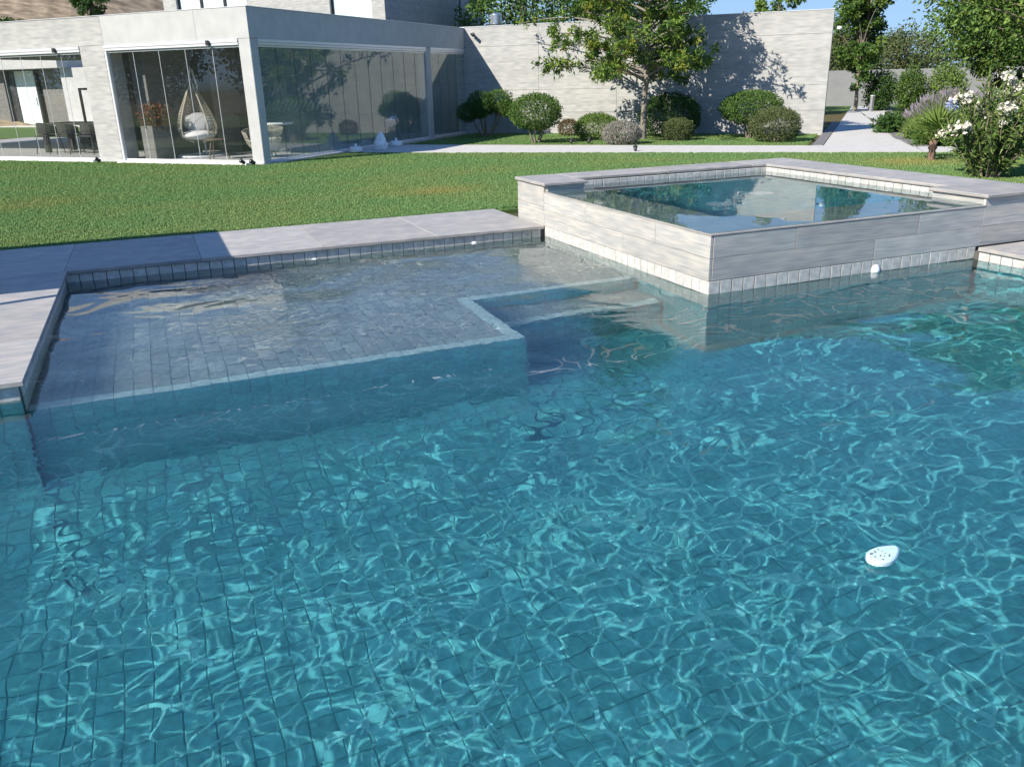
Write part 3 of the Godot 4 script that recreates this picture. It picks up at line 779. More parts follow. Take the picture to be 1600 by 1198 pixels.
# ---------------------------------------------------------------- house
func window_bay(t: Node3D, a: Vector3, b: Vector3, n: int, out: Vector3, glass: String, last_gap := 0.0):
	# frameless sliding panes between a head track and a sill track
	var along := (b - a) / n
	var d := along.normalized()
	for k in n:
		var p0 := a + along * k + d * 0.006; var p1 := a + along * (k + 1) - d * 0.006
		var s := Shape.new()
		for e in [0.006, -0.006]:
			var q: Vector3 = out * e
			if e > 0: s.quad(p0 + q + Vector3(0, 2.385, 0), p1 + q + Vector3(0, 2.385, 0), p1 + q + Vector3(0, 0.05, 0), p0 + q + Vector3(0, 0.05, 0))
			else: s.quad(p1 + q + Vector3(0, 2.385, 0), p0 + q + Vector3(0, 2.385, 0), p0 + q + Vector3(0, 0.05, 0), p1 + q + Vector3(0, 0.05, 0))
		var pane := obj("pane", s.done(), glass, t)
		var e0 := a + along * (k + 1)
		if k < n - 1:
			var m := Shape.new(); m.tube([e0 + Vector3(0, 0.05, 0), e0 + Vector3(0, 2.385, 0)], 0.006, 0.006, 6)
			obj("pane_edge", m.done(), "aluminium" if glass == "glass" else "dark_metal", pane)
		for y in [[0.03, 0.075], [2.35, 2.385]]:
			var r := Shape.new(); var c := (p0 + p1) / 2
			r.box(Vector3(-p0.distance_to(p1) / 2, y[0], -0.014), Vector3(p0.distance_to(p1) / 2, y[1], 0.014), 0.002)
			var ro := obj("pane_rail", r.done(), "aluminium", pane, Vector3(c.x, 0, c.z)); ro.rotation.y = -atan2(d.z, d.x)

func make_house():
	var t := thing("glass_pavilion", "white concrete house wing with full height folding glass walls", "house", HO, HTURN)
	var add := func(called: String, lo: Vector3, hi: Vector3, m: String, b := 0.006) -> MeshInstance3D: return obj(called, boxm(lo, hi, b), m, t)
	# floor, roof, fascias, pillars
	add.call("floor_slab", Vector3(-16, -0.1, -7.2), Vector3(0.02, 0.028, 0.06), "house_floor")
	add.call("floor_slab", Vector3(-4.2, -0.1, -10.19), Vector3(0.02, 0.0275, -7.203), "house_floor")
	add.call("sill", Vector3(-16, -0.1, 0.061), Vector3(-4.765, 0.045, 0.2), "white_paint")
	add.call("sill", Vector3(-4.02, -0.1, 0.061), Vector3(-0.3, 0.045, 0.2), "white_paint")
	add.call("sill", Vector3(0.021, -0.1, -7.6), Vector3(0.16, 0.04, -0.3), "path_concrete")
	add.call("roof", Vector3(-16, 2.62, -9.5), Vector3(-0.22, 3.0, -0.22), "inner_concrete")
	add.call("fascia", Vector3(-16, 2.51, -0.219), Vector3(-4.003, 3.1, 0.0), "board_concrete")
	for q in [[-4.0, -1.37], [-1.367, 0.0]]: add.call("fascia", Vector3(q[0], 2.51, -0.218), Vector3(q[1], 3.102, 0.002), "smooth_concrete", 0.003)
	var seams := [-10.19, -8.0, -5.4, -2.75, -0.2205]
	for q in 4: add.call("fascia", Vector3(-0.219, 2.511, seams[q] + 0.003), Vector3(0.0, 3.1, seams[q + 1]), "smooth_concrete", 0.003)
	add.call("roof_edge", Vector3(-16, 3.104, -0.24), Vector3(0.012, 3.118, 0.012), "aluminium", 0.003)
	add.call("roof_edge", Vector3(-0.24, 3.103, -10.19), Vector3(0.011, 3.117, -0.242), "aluminium", 0.003)
	add.call("pillar", Vector3(-4.76, -0.1, -0.5), Vector3(-4.03, 2.5085, -0.002), "board_concrete", 0.01)
	add.call("pillar", Vector3(-0.3, -0.1, -0.25), Vector3(-0.001, 2.508, -0.0015), "smooth_concrete", 0.01)
	add.call("pillar", Vector3(-0.3, -0.1, -7.91), Vector3(-0.001, 2.508, -7.63), "smooth_concrete", 0.01)
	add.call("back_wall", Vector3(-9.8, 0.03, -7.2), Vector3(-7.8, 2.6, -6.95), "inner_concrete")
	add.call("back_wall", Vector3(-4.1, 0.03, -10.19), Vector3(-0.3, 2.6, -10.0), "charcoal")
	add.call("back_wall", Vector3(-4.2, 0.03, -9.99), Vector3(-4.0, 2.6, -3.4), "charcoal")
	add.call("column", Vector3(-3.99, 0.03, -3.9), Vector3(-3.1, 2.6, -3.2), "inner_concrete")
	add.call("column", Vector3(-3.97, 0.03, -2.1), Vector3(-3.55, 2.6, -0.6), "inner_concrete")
	add.call("back_wall", Vector3(-9.6, 0.03, -5.4), Vector3(-4.203, 2.6, -5.2), "charcoal")  # added dark wall, a backdrop to darken the view through the glass
	# head tracks
	for q in [[-16.0, -4.763], [-4.027, -0.303]]:
		add.call("head_track", Vector3(q[0], 2.39, -0.10), Vector3(q[1], 2.44, 0.012), "aluminium", 0.004)
		add.call("head_track", Vector3(q[0], 2.443, -0.10), Vector3(q[1], 2.507, 0.022), "aluminium", 0.004)
	for q in [[-7.627, -0.253], [-10.18, -7.913]]:
		add.call("head_track", Vector3(-0.1, 2.39, q[0]), Vector3(0.0, 2.44, q[1]), "aluminium", 0.004)
		add.call("head_track", Vector3(-0.1, 2.443, q[0]), Vector3(0.008, 2.507, q[1]), "aluminium", 0.004)
	add.call("jamb", Vector3(-4.026, 0.03, -0.09), Vector3(-3.97, 2.388, -0.0), "aluminium", 0.003)
	window_bay(t, Vector3(-16, 0, -0.045), Vector3(-4.76, 0, -0.045), 17, Vector3.BACK, "glass")
	window_bay(t, Vector3(-3.97, 0, -0.045), Vector3(-0.3, 0, -0.045), 5, Vector3.BACK, "glass")
	window_bay(t, Vector3(-0.045, 0, -0.25), Vector3(-0.045, 0, -7.63), 12, Vector3.RIGHT, "side_glass")
	window_bay(t, Vector3(-0.045, 0, -7.91), Vector3(-0.045, 0, -10.18), 4, Vector3.RIGHT, "side_glass")
	# lower opaque strip and fittings in the end bay
	add.call("track_motor", Vector3(-5.55, 2.40, 0.024), Vector3(-5.47, 2.50, 0.075), "dark_metal", 0.01)
	add.call("track_motor", Vector3(-1.1, 2.40, 0.024), Vector3(-1.02, 2.50, 0.075), "dark_metal", 0.01)
	# garden wall that runs on from the wing
	var g := thing("garden_wall", "tall board marked concrete wall behind the clipped shrubs", "wall", hp(0, -10.2), HTURN)
	var lifts := [-0.1, 0.62, 1.28, 2.55, 3.12]; var runs := [-0.3, 2.45, 4.9, 7.35, 10.73]
	for a in 4:
		for b in 4:
			obj("wall_panel", boxm(Vector3(runs[b] + (0.0025 if b > 0 else 0.0), lifts[a] + (0.0025 if a > 0 else 0.0), -0.32), Vector3(runs[b + 1] - 0.0025 if b < 3 else 10.73, lifts[a + 1] - (0.0025 if a < 3 else 0.0), 0.0), 0.004), "board_concrete", g)
	obj("capping", boxm(Vector3(-0.3, 3.122, -0.33), Vector3(10.74, 3.14, 0.01), 0.004), "aluminium", g)
	# upper storey behind
	var up := thing("upper_house", "two storey concrete house block rising behind the glass wing", "house", hp(-6.2, -16.1), HTURN)
	var ua := func(called: String, lo: Vector3, hi: Vector3, m: String, b := 0.006) -> MeshInstance3D: return obj(called, boxm(lo, hi, b), m, up)
	ua.call("wall", Vector3(-11.15, -0.1, -9.5), Vector3(0.0, 6.2, -0.3), "board_concrete")
	var opens := [[-10.42, -6.65], [-2.54, -0.6]]
	var xs := [-11.15, -10.42, -6.65, -2.54, -0.6, 0.0]
	for k in [0, 2, 4]: ua.call("wall", Vector3(xs[k], -0.1, -0.299), Vector3(xs[k + 1], 6.2, 0.0), "board_concrete")
	for q in opens:
		ua.call("wall", Vector3(q[0] + 0.001, -0.1, -0.2985), Vector3(q[1] - 0.001, 3.75, -0.001), "board_concrete")
		ua.call("wall", Vector3(q[0] + 0.001, 5.8, -0.2985), Vector3(q[1] - 0.001, 6.2, -0.001), "board_concrete")
		var n := int(round((q[1] - q[0]) / 1.3))
		for k in n:
			var w0: float = lerpf(q[0], q[1], float(k) / n); var w1: float = lerpf(q[0], q[1], float(k + 1) / n)
			var wi: MeshInstance3D = ua.call("window", Vector3(w0 + 0.06, 3.8, -0.2), Vector3(w1 - 0.06, 5.75, -0.18), "pale_panel", 0.002)
			for fx in [[w0 + 0.002, w0 + 0.058], [w1 - 0.058, w1 - 0.002]]:
				obj("frame", boxm(Vector3(fx[0], 3.755, -0.22), Vector3(fx[1], 5.795, -0.12), 0.004), "dark_metal", wi)
			obj("pane", boxm(Vector3(w0 + 0.06, 3.8, -0.165), Vector3(w1 - 0.06, 5.75, -0.155)), "glass", wi)
	for q in [[-6.7, 4.45], [-7.95, 4.75]]:
		var wi: MeshInstance3D = ua.call("window", Vector3(0.001, q[1], q[0] - 0.12), Vector3(0.02, 5.7, q[0] + 0.12), "charcoal", 0.002)
		obj("frame", boxm(Vector3(0.0, q[1] - 0.04, q[0] + 0.122), Vector3(0.03, 5.74, q[0] + 0.15), 0.002), "aluminium", wi)
	ua.call("roof_edge", Vector3(-11.15, 6.203, -9.5), Vector3(0.01, 6.26, 0.01), "aluminium")
	# pale block across the inner court
	var ct := thing("court_building", "pale block with sunlit sliding door across the inner court", "house", hp(-25.0, -15.0), HTURN)
	var ca := func(called: String, lo: Vector3, hi: Vector3, m: String, b := 0.006) -> MeshInstance3D: return obj(called, boxm(lo, hi, b), m, ct)
	ca.call("wall", Vector3(-9, -0.1, -3.3), Vector3(-2.2, 2.55, -0.2), "inner_concrete")
	ca.call("wall", Vector3(1.9, -0.1, -3.3), Vector3(7.0, 2.55, 0.0), "smooth_concrete")
	ca.call("wall", Vector3(-2.199, -0.1, -3.3), Vector3(-0.2, 2.549, -2.9), "charcoal")
	ca.call("wall", Vector3(-0.199, -0.1, -3.3), Vector3(1.899, 2.549, -0.6), "inner_concrete")
	ca.call("lintel", Vector3(-9, 2.552, -3.3), Vector3(2.4, 3.1, 0.5), "smooth_concrete")
	var dr: MeshInstance3D = ca.call("door", Vector3(-1.7, 0.03, -0.5), Vector3(-0.35, 2.5, -0.44), "pale_panel")
	obj("handle", boxm(Vector3(-0.5, 0.9, -0.438), Vector3(-0.46, 1.3, -0.41), 0.004), "steel", dr)
	ca.call("door_frame", Vector3(-2.1, 0.03, -0.52), Vector3(-1.705, 2.54, -0.4), "dark_metal")
	ca.call("door_frame", Vector3(-0.345, 0.03, -0.52), Vector3(-0.25, 2.54, -0.4), "dark_metal")
	ca.call("paving", Vector3(-9, -0.1, 0.001), Vector3(7.0, 0.02, 0.9), "path_concrete")

# ---------------------------------------------------------------- furniture seen through the glass
func chair(label: String, at: Vector3, turn: float) -> Node3D:
	var t := thing("dining_chair", label, "chair", at, turn, "dining chairs round the black table")
	var s := Shape.new(); s.box(Vector3(-0.23, 0.43, -0.22), Vector3(0.23, 0.47, 0.23), 0.015); obj("seat", s.done(), "charcoal", t)
	var b := Shape.new()
	var n := 9
	for k in n:
		var a0 := lerpf(-1.9, 1.9, float(k) / n) ; var a1 := lerpf(-1.9, 1.9, float(k + 1) / n)
		var p0 := Vector3(sin(a0) * 0.26, 0, 0.05 - cos(a0) * 0.26); var p1 := Vector3(sin(a1) * 0.26, 0, 0.05 - cos(a1) * 0.26)
		var h0 := 0.8 - absf(a0) * 0.07; var h1 := 0.8 - absf(a1) * 0.07
		b.quad(p0 * 1.06 + Vector3(0, h0, 0), p1 * 1.06 + Vector3(0, h1, 0), p1 + Vector3(0, 0.5, 0), p0 + Vector3(0, 0.5, 0))
		b.quad(p1 * 1.0 + Vector3(0, h1, 0.02), p0 * 1.0 + Vector3(0, h0, 0.02), p0 * 0.95 + Vector3(0, 0.5, 0.02), p1 * 0.95 + Vector3(0, 0.5, 0.02))
	obj("backrest", b.done(), "charcoal", t)
	for sx in [-1, 1]:
		for sz in [-1, 1]:
			obj("leg", rod([Vector3(sx * 0.24, 0, sz * 0.23), Vector3(sx * 0.19, 0.44, sz * 0.18)], 0.011, 0.015, 6), "dark_metal", t)
	return t

func make_furniture():
	# hanging egg chair
	var e := thing("egg_chair", "hanging wicker egg chair with white cushions behind the front glass", "chair", hp(-2.75, -1.15, 0.03), HTURN + 0.55)
	var prof := func(y: float) -> float:
		var k := clampf((y - 0.33) / 1.35, 0, 1)
		return 0.47 * pow(sin(PI * pow(k, 0.55)), 0.85) * (1.0 - 0.35 * k) + 0.02
	var sh := Shape.new()
	for k in 40:
		var y := 0.36 + k * 1.3 / 39.0; var r: float = prof.call(y); var pts := []
		for q in 17:
			var a := lerpf(deg_to_rad(42), deg_to_rad(318), q / 16.0); pts.append(Vector3(sin(a) * r, y, cos(a) * r * 0.85))
		sh.tube(pts, 0.008, 0.008, 4)
	for q in 15:
		var a := lerpf(deg_to_rad(42), deg_to_rad(318), q / 14.0); var pts := []
		for k in 14:
			var y := 0.34 + k * 1.33 / 13.0; var r: float = prof.call(y); pts.append(Vector3(sin(a) * r, y, cos(a) * r * 0.85))
		sh.tube(pts, 0.006, 0.006, 4)
	obj("shell", sh.done(), "wicker", e)
	var rim := Shape.new()
	for a in [deg_to_rad(42), deg_to_rad(318)]:
		var pts := []
		for k in 16:
			var y := 0.34 + k * 1.35 / 15.0; var r: float = prof.call(y); pts.append(Vector3(sin(a) * r, y, cos(a) * r * 0.85))
		rim.tube(pts, 0.02, 0.02, 6)
	obj("rim", rim.done(), "wicker", e)
	for c in [[Vector3(0, 0.5, 0.02), Vector3(0.4, 0.11, 0.34), 0.0], [Vector3(0, 0.76, -0.2), Vector3(0.34, 0.24, 0.09), -0.25]]:
		var cu := lump(c[1], 3, 0.06, 18, 10); var o := obj("cushion", cu, "cushion", e, c[0]); o.rotation.x = c[2]
	obj("stand", rod([Vector3(0, 0.03, -0.62), Vector3(0.0, 0.9, -0.72), Vector3(0, 1.6, -0.62), Vector3(0, 1.95, -0.3), Vector3(0, 1.98, 0), Vector3(0, 1.9, 0.02)], 0.024, 0.02, 8), "aluminium", e)
	obj("hook", rod([Vector3(0, 1.9, 0.02), Vector3(0, 1.68, 0)], 0.01, 0.01, 6), "aluminium", e)
	var ring := []
	for k in 24: ring.append(Vector3(sin(TAU * k / 24) * 0.55, 0.025, cos(TAU * k / 24) * 0.5 - 0.15))
	var rs := Shape.new(); rs.tube(ring, 0.025, 0.025, 6, true); obj("foot_ring", rs.done(), "aluminium", e)
	# three legged stool
	var st := thing("side_table", "small dark three legged round side table before the egg chair", "table", hp(-1.8, -0.62, 0.03), HTURN)
	var ts := Shape.new(); ts.lathe([Vector2(0.0, 0.42), Vector2(0.24, 0.42), Vector2(0.26, 0.435), Vector2(0.24, 0.45), Vector2(0.0, 0.45)], 24); obj("top", ts.done(), "dark_wood", st)
	for k in 3: obj("leg", rod([Vector3(sin(k * TAU / 3) * 0.27, 0, cos(k * TAU / 3) * 0.27), Vector3(sin(k * TAU / 3) * 0.14, 0.425, cos(k * TAU / 3) * 0.14)], 0.013, 0.018, 6), "dark_wood", st)
	# white round table
	var wt := thing("round_table", "white topped round table beside the corner pillar", "table", hp(-1.35, -2.1, 0.03), HTURN)
	var wts := Shape.new(); wts.lathe([Vector2(0.0, 0.68), Vector2(0.5, 0.68), Vector2(0.52, 0.7), Vector2(0.5, 0.73), Vector2(0.0, 0.73)], 28); obj("top", wts.done(), "white_paint", wt)
	for k in 4: obj("leg", rod([Vector3(sin(k * PI / 2 + 0.5) * 0.4, 0, cos(k * PI / 2 + 0.5) * 0.4), Vector3(sin(k * PI / 2 + 0.5) * 0.42, 0.685, cos(k * PI / 2 + 0.5) * 0.42)], 0.018, 0.018, 6), "dark_metal", wt)
	# wicker tub chair
	var wc := thing("tub_chair", "low wicker tub chair with white cushion near the corner pillar", "chair", hp(-0.95, -1.25, 0.03), HTURN + 0.3)
	var ws := Shape.new()
	for k in 14:
		var y := 0.2 + k * 0.35 / 13.0; var r := 0.26 + 0.2 * pow(k / 13.0, 0.6); var pts := []
		for q in 18:
			var a := lerpf(deg_to_rad(30), deg_to_rad(330), q / 17.0); pts.append(Vector3(sin(a) * r, y + (0.12 * (0.5 - 0.5 * cos(a)) if k > 8 else 0.0), cos(a) * r))
		ws.tube(pts, 0.009, 0.009, 4)
	for q in 19:
		var a := lerpf(deg_to_rad(30), deg_to_rad(330), q / 18.0)
		ws.tube([Vector3(sin(a) * 0.24, 0.19, cos(a) * 0.24), Vector3(sin(a) * 0.38, 0.32, cos(a) * 0.38), Vector3(sin(a) * 0.46, 0.55 + 0.12 * (0.5 - 0.5 * cos(a)), cos(a) * 0.46)], 0.007, 0.007, 4)
	obj("shell", ws.done(), "wicker", wc)
	obj("cushion", lump(Vector3(0.36, 0.09, 0.36), 9, 0.05, 16, 8), "cushion", wc, Vector3(0, 0.36, 0))
	for k in 4: obj("leg", rod([Vector3(sin(k * PI / 2 + 0.8) * 0.28, 0, cos(k * PI / 2 + 0.8) * 0.28), Vector3(sin(k * PI / 2 + 0.8) * 0.2, 0.22, cos(k * PI / 2 + 0.8) * 0.2)], 0.013, 0.013, 6), "dark_metal", wc)
	# black bar counter with a lattice front
	var bar := thing("bar_counter", "black bar counter with lattice shelf inside the corner room", "counter", hp(-2.1, -3.0, 0.03), HTURN)
	obj("body", boxm(Vector3(-0.7, 0, -0.3), Vector3(1.3, 0.88, 0.3), 0.01), "charcoal", bar)
	obj("top", boxm(Vector3(-0.75, 0.883, -0.35), Vector3(1.35, 0.93, 0.35), 0.008), "dark_metal", bar)
	var la := Shape.new()
	for k in 14: la.tube([Vector3(-0.6 + k * 0.14, 0.94, -0.28), Vector3(-0.4 + k * 0.14, 1.2, -0.28)], 0.012, 0.012, 4)
	obj("lattice", la.done(), "aluminium", bar)
	var sh2 := Shape.new()
	for p in [Vector3(0.35, 0, -0.3), Vector3(0.95, 0, -0.3)]: sh2.box(p + Vector3(-0.02, 0.93, -0.02), p + Vector3(0.02, 1.75, 0.02), 0.003)
	for y in [1.3, 1.55, 1.73]: sh2.box(Vector3(0.37, y, -0.32), Vector3(0.93, y + 0.025, -0.28), 0.003)
	obj("bottle_rack", sh2.done(), "dark_metal", bar)
	# planter trough
	var pl := thing("planter", "tall grey planter with red brown foliage behind the front glass", "planter", hp(-3.42, -0.55, 0.03), HTURN)
	obj("trough", boxm(Vector3(-0.18, 0, -0.3), Vector3(0.18, 0.75, 0.3), 0.01), "inner_concrete", pl)
	obj("foliage", leaf_ball(Vector3(0.3, 0.3, 0.36), 500, 0.11, 0.035, [Color(0.16, 0.06, 0.03), Color(0.1, 0.08, 0.03), Color(0.2, 0.1, 0.04)], 4, 0.5), "dull_leaf", pl, Vector3(0, 0.92, 0))
	# dining table and chairs
	var dt := thing("dining_table", "long black dining table in the far left room", "table", hp(-7.3, -2.1, 0.03), HTURN)
	obj("tabletop", boxm(Vector3(-1.25, 0.7, -0.48), Vector3(1.25, 0.75, 0.48), 0.006), "charcoal", dt)
	for sx in [-1, 1]:
		for sz in [-1, 1]: obj("leg", boxm(Vector3(sx * 1.17 - 0.06, 0, sz * 0.4 - 0.06), Vector3(sx * 1.17 + 0.06, 0.698, sz * 0.4 + 0.06), 0.005), "charcoal", dt)
	chair("dark dining chair at the left end of the table's near side", hp(-8.05, -1.42, 0.03), HTURN + PI)
	chair("dark dining chair second from left on the table's near side", hp(-7.3, -1.4, 0.03), HTURN + PI)
	chair("dark dining chair at the right end of the table's near side, below the plant pot", hp(-6.5, -1.42, 0.03), HTURN + PI)
	chair("dark dining chair on the far side of the table, mostly hidden", hp(-7.0, -2.85, 0.03), HTURN)
	var pot := thing("plant_pot", "white pot with bright green plant on the dining table", "plant", hp(-6.35, -2.0, 0.782), HTURN)
	var ps := Shape.new(); ps.lathe([Vector2(0.0, 0.0), Vector2(0.07, 0.0), Vector2(0.1, 0.15), Vector2(0.085, 0.15), Vector2(0.0, 0.13)], 16); obj("pot", ps.done(), "plastic_white", pot)
	obj("foliage", leaf_ball(Vector3(0.22, 0.13, 0.22), 220, 0.09, 0.035, [Color(0.14, 0.26, 0.03), Color(0.2, 0.3, 0.05)], 6, 0.4), "leaf", pot, Vector3(0, 0.24, 0))
	# tall black lantern frames
	var ln := thing("lantern_rack", "tall black open frame rack behind the dining table", "rack", hp(-8.6, -3.9, 0.03), HTURN)
	for q in [[-0.6, 0.0, 1.55], [0.05, 0.75, 1.75]]:
		var f := Shape.new()
		for x in [q[0], q[1]]:
			for z in [-0.2, 0.2]: f.box(Vector3(x - 0.03, 0, z - 0.03), Vector3(x + 0.03, q[2], z + 0.03), 0.004)
		for y in [0.1, q[2]]:
			for z in [-0.2, 0.2]: f.box(Vector3(q[0] - 0.03, y + 0.001, z - 0.028), Vector3(q[1] + 0.03, y + 0.06, z + 0.028), 0.004)
		obj("frame", f.done(), "dark_metal", ln)
	var vs := thing("vase", "dark round headed vase standing on the black rack", "vase", hp(-8.2, -3.9, 1.845), HTURN)
	var vp := Shape.new(); vp.lathe([Vector2(0.09, 0), Vector2(0.1, 0.2), Vector2(0.08, 0.42), Vector2(0.13, 0.52), Vector2(0.14, 0.62), Vector2(0.07, 0.72), Vector2(0.0, 0.74)], 16); obj("body", vp.done(), "charcoal", vs)
	var bk := thing("log_basket", "woven basket with logs by the left room's far wall", "basket", hp(-10.6, -4.9, 0.03), HTURN)
	var bs := Shape.new(); bs.lathe([Vector2(0.0, 0.0), Vector2(0.2, 0.0), Vector2(0.26, 0.2), Vector2(0.24, 0.35), Vector2(0.2, 0.34), Vector2(0.18, 0.1)], 18); obj("basket", bs.done(), "wicker", bk)
	for k in 4: obj("log", rod([Vector3(-0.1 + k * 0.06, 0.1, -0.05), Vector3(-0.14 + k * 0.09, 0.55 + 0.05 * (k % 2), 0.05)], 0.04, 0.038, 7), "bark", bk)
	# things inside the side room, close to its glass
	var gr := thing("gas_grill", "round steel kettle grill behind the side glass near its far end", "grill", hp(-0.9, -6.9, 0.03), HTURN)
	var gs := Shape.new(); gs.lathe([Vector2(0.0, 0.35), Vector2(0.2, 0.38), Vector2(0.27, 0.52), Vector2(0.27, 0.58), Vector2(0.2, 0.72), Vector2(0.0, 0.78)], 20); obj("bowl", gs.done(), "steel", gr)
	for k in 3: obj("leg", rod([Vector3(sin(k * TAU / 3) * 0.26, 0, cos(k * TAU / 3) * 0.26), Vector3(sin(k * TAU / 3) * 0.15, 0.42, cos(k * TAU / 3) * 0.15)], 0.012, 0.012, 6), "dark_metal", gr)

func lump(r: Vector3, seed_: int, rough: float, sides := 20, rings := 12) -> ArrayMesh:
	# a soft closed lump with a lively surface
	var s := SurfaceTool.new(); s.begin(Mesh.PRIMITIVE_TRIANGLES); s.set_smooth_group(0)
	var p := func(i: int, j: int) -> Vector3:
		var a := TAU * (i % sides) / sides; var b := PI * j / rings
		var d := Vector3(cos(a) * sin(b), cos(b), sin(a) * sin(b))
		return d * r * (1.0 + rough * ns.get_noise_3d(d.x * 2.3 + seed_ * 7.1, d.y * 2.3, d.z * 2.3))
	for j in rings:
		for i in sides:
			var a: Vector3 = p.call(i, j); var b: Vector3 = p.call(i + 1, j); var c: Vector3 = p.call(i + 1, j + 1); var d: Vector3 = p.call(i, j + 1)
			if j > 0:
				s.add_vertex(a); s.add_vertex(c); s.add_vertex(b)
			if j < rings - 1:
				s.add_vertex(a); s.add_vertex(d); s.add_vertex(c)
	s.generate_normals()
	return s.commit()

# ---------------------------------------------------------------- plants
func rdir(r: RandomNumberGenerator) -> Vector3:
	var z := r.randf_range(-1, 1); var a := r.randf() * TAU; var q := sqrt(1 - z * z)
	return Vector3(q * cos(a), z, q * sin(a))

func put_leaf(s: Shape, r: RandomNumberGenerator, p: Vector3, d: Vector3, length: float, width: float, tones: Array):
	var side := d.cross(rdir(r))
	if side.length() < 0.05: side = d.cross(Vector3.UP + Vector3(0.1, 0, 0))
	var t: Color = tones[r.randi() % tones.size()]; s.tint = t * r.randf_range(0.8, 1.25)
	s.leaf(p, d, side.normalized(), length * r.randf_range(0.75, 1.25), width * r.randf_range(0.8, 1.2))

func leaf_ball(rad: Vector3, count: int, length: float, width: float, tones: Array, seed_: int, thick := 0.35, lumps := 0.12, flat := 0.0) -> ArrayMesh:
	# a clipped shrub: leaves through an uneven shell, pointing outward
	var s := Shape.new(); s.tinted = true
	var r := RandomNumberGenerator.new(); r.seed = seed_ * 31 + 5
	for k in int(count * 1.7):
		var d := rdir(r)
		if d.y < -0.75 and flat > 0: d.y = -d.y * 0.4; d = d.normalized()
		var bump := 1.0 + lumps * ns.get_noise_3d(d.x * 2.6 + seed_ * 3.7, d.y * 2.6, d.z * 2.6) + lumps * 0.6 * ns.get_noise_3d(d.x * 7 + seed_, d.y * 7, d.z * 7)
		var q := 1.0 - thick * pow(r.randf(), 1.8)
		var p := d * rad * bump * q
		if flat > 0 and p.y < -rad.y * flat: p.y = -rad.y * flat + r.randf() * 0.05
		put_leaf(s, r, p, (d * 0.45 + rdir(r)).normalized(), length, width, tones)
	return s.done()

func bend(a: Vector3, b: Vector3, sag: float, r: RandomNumberGenerator, n := 5) -> Array:
	var pts := []; var w := rdir(r) * a.distance_to(b) * 0.06
	for k in n + 1:
		var f := float(k) / n; pts.append(a.lerp(b, f) + Vector3(0, sin(PI * f) * sag, 0) + w * sin(PI * f))
	return pts

func shrub(called: String, label: String, at: Vector3, rad: Vector3, lift: float, count: int, length: float, width: float, tones: Array, seed_: int, m := "leaf", stems := 5, thick := 0.3) -> Node3D:
	var t := thing(called, label, "shrub", at, 0, "clipped shrubs before the garden wall")
	var r := RandomNumberGenerator.new(); r.seed = seed_ * 17 + 3
	for k in stems:
		var a := TAU * k / stems + r.randf() * 0.6
		var foot := Vector3(cos(a), 0, sin(a)) * 0.06
		var top := Vector3(cos(a) * rad.x * r.randf_range(0.25, 0.6), lift + rad.y * r.randf_range(0.5, 0.95), sin(a) * rad.z * r.randf_range(0.25, 0.6))
		obj("stem", rod(bend(foot - Vector3(0, 0.04, 0), top, -0.04, r), 0.03, 0.01, 6), "bark", t)
	obj("foliage", leaf_ball(rad, count, length, width, tones, seed_, thick, 0.10, 0.85 if lift < 0.1 else 0.0), m, t, Vector3(0, lift + rad.y * (0.84 if lift < 0.1 else 1.0), 0))
	return t

const GREEN := [Color(0.07, 0.14, 0.028), Color(0.095, 0.17, 0.036), Color(0.055, 0.115, 0.026), Color(0.12, 0.185, 0.04)]
const DARK := [Color(0.035, 0.085, 0.02), Color(0.05, 0.105, 0.025), Color(0.06, 0.12, 0.028)]
const LIGHT := [Color(0.13, 0.21, 0.045), Color(0.165, 0.245, 0.05), Color(0.105, 0.175, 0.04)]
const OLIVE := [Color(0.10, 0.13, 0.05), Color(0.13, 0.15, 0.06), Color(0.08, 0.11, 0.045)]

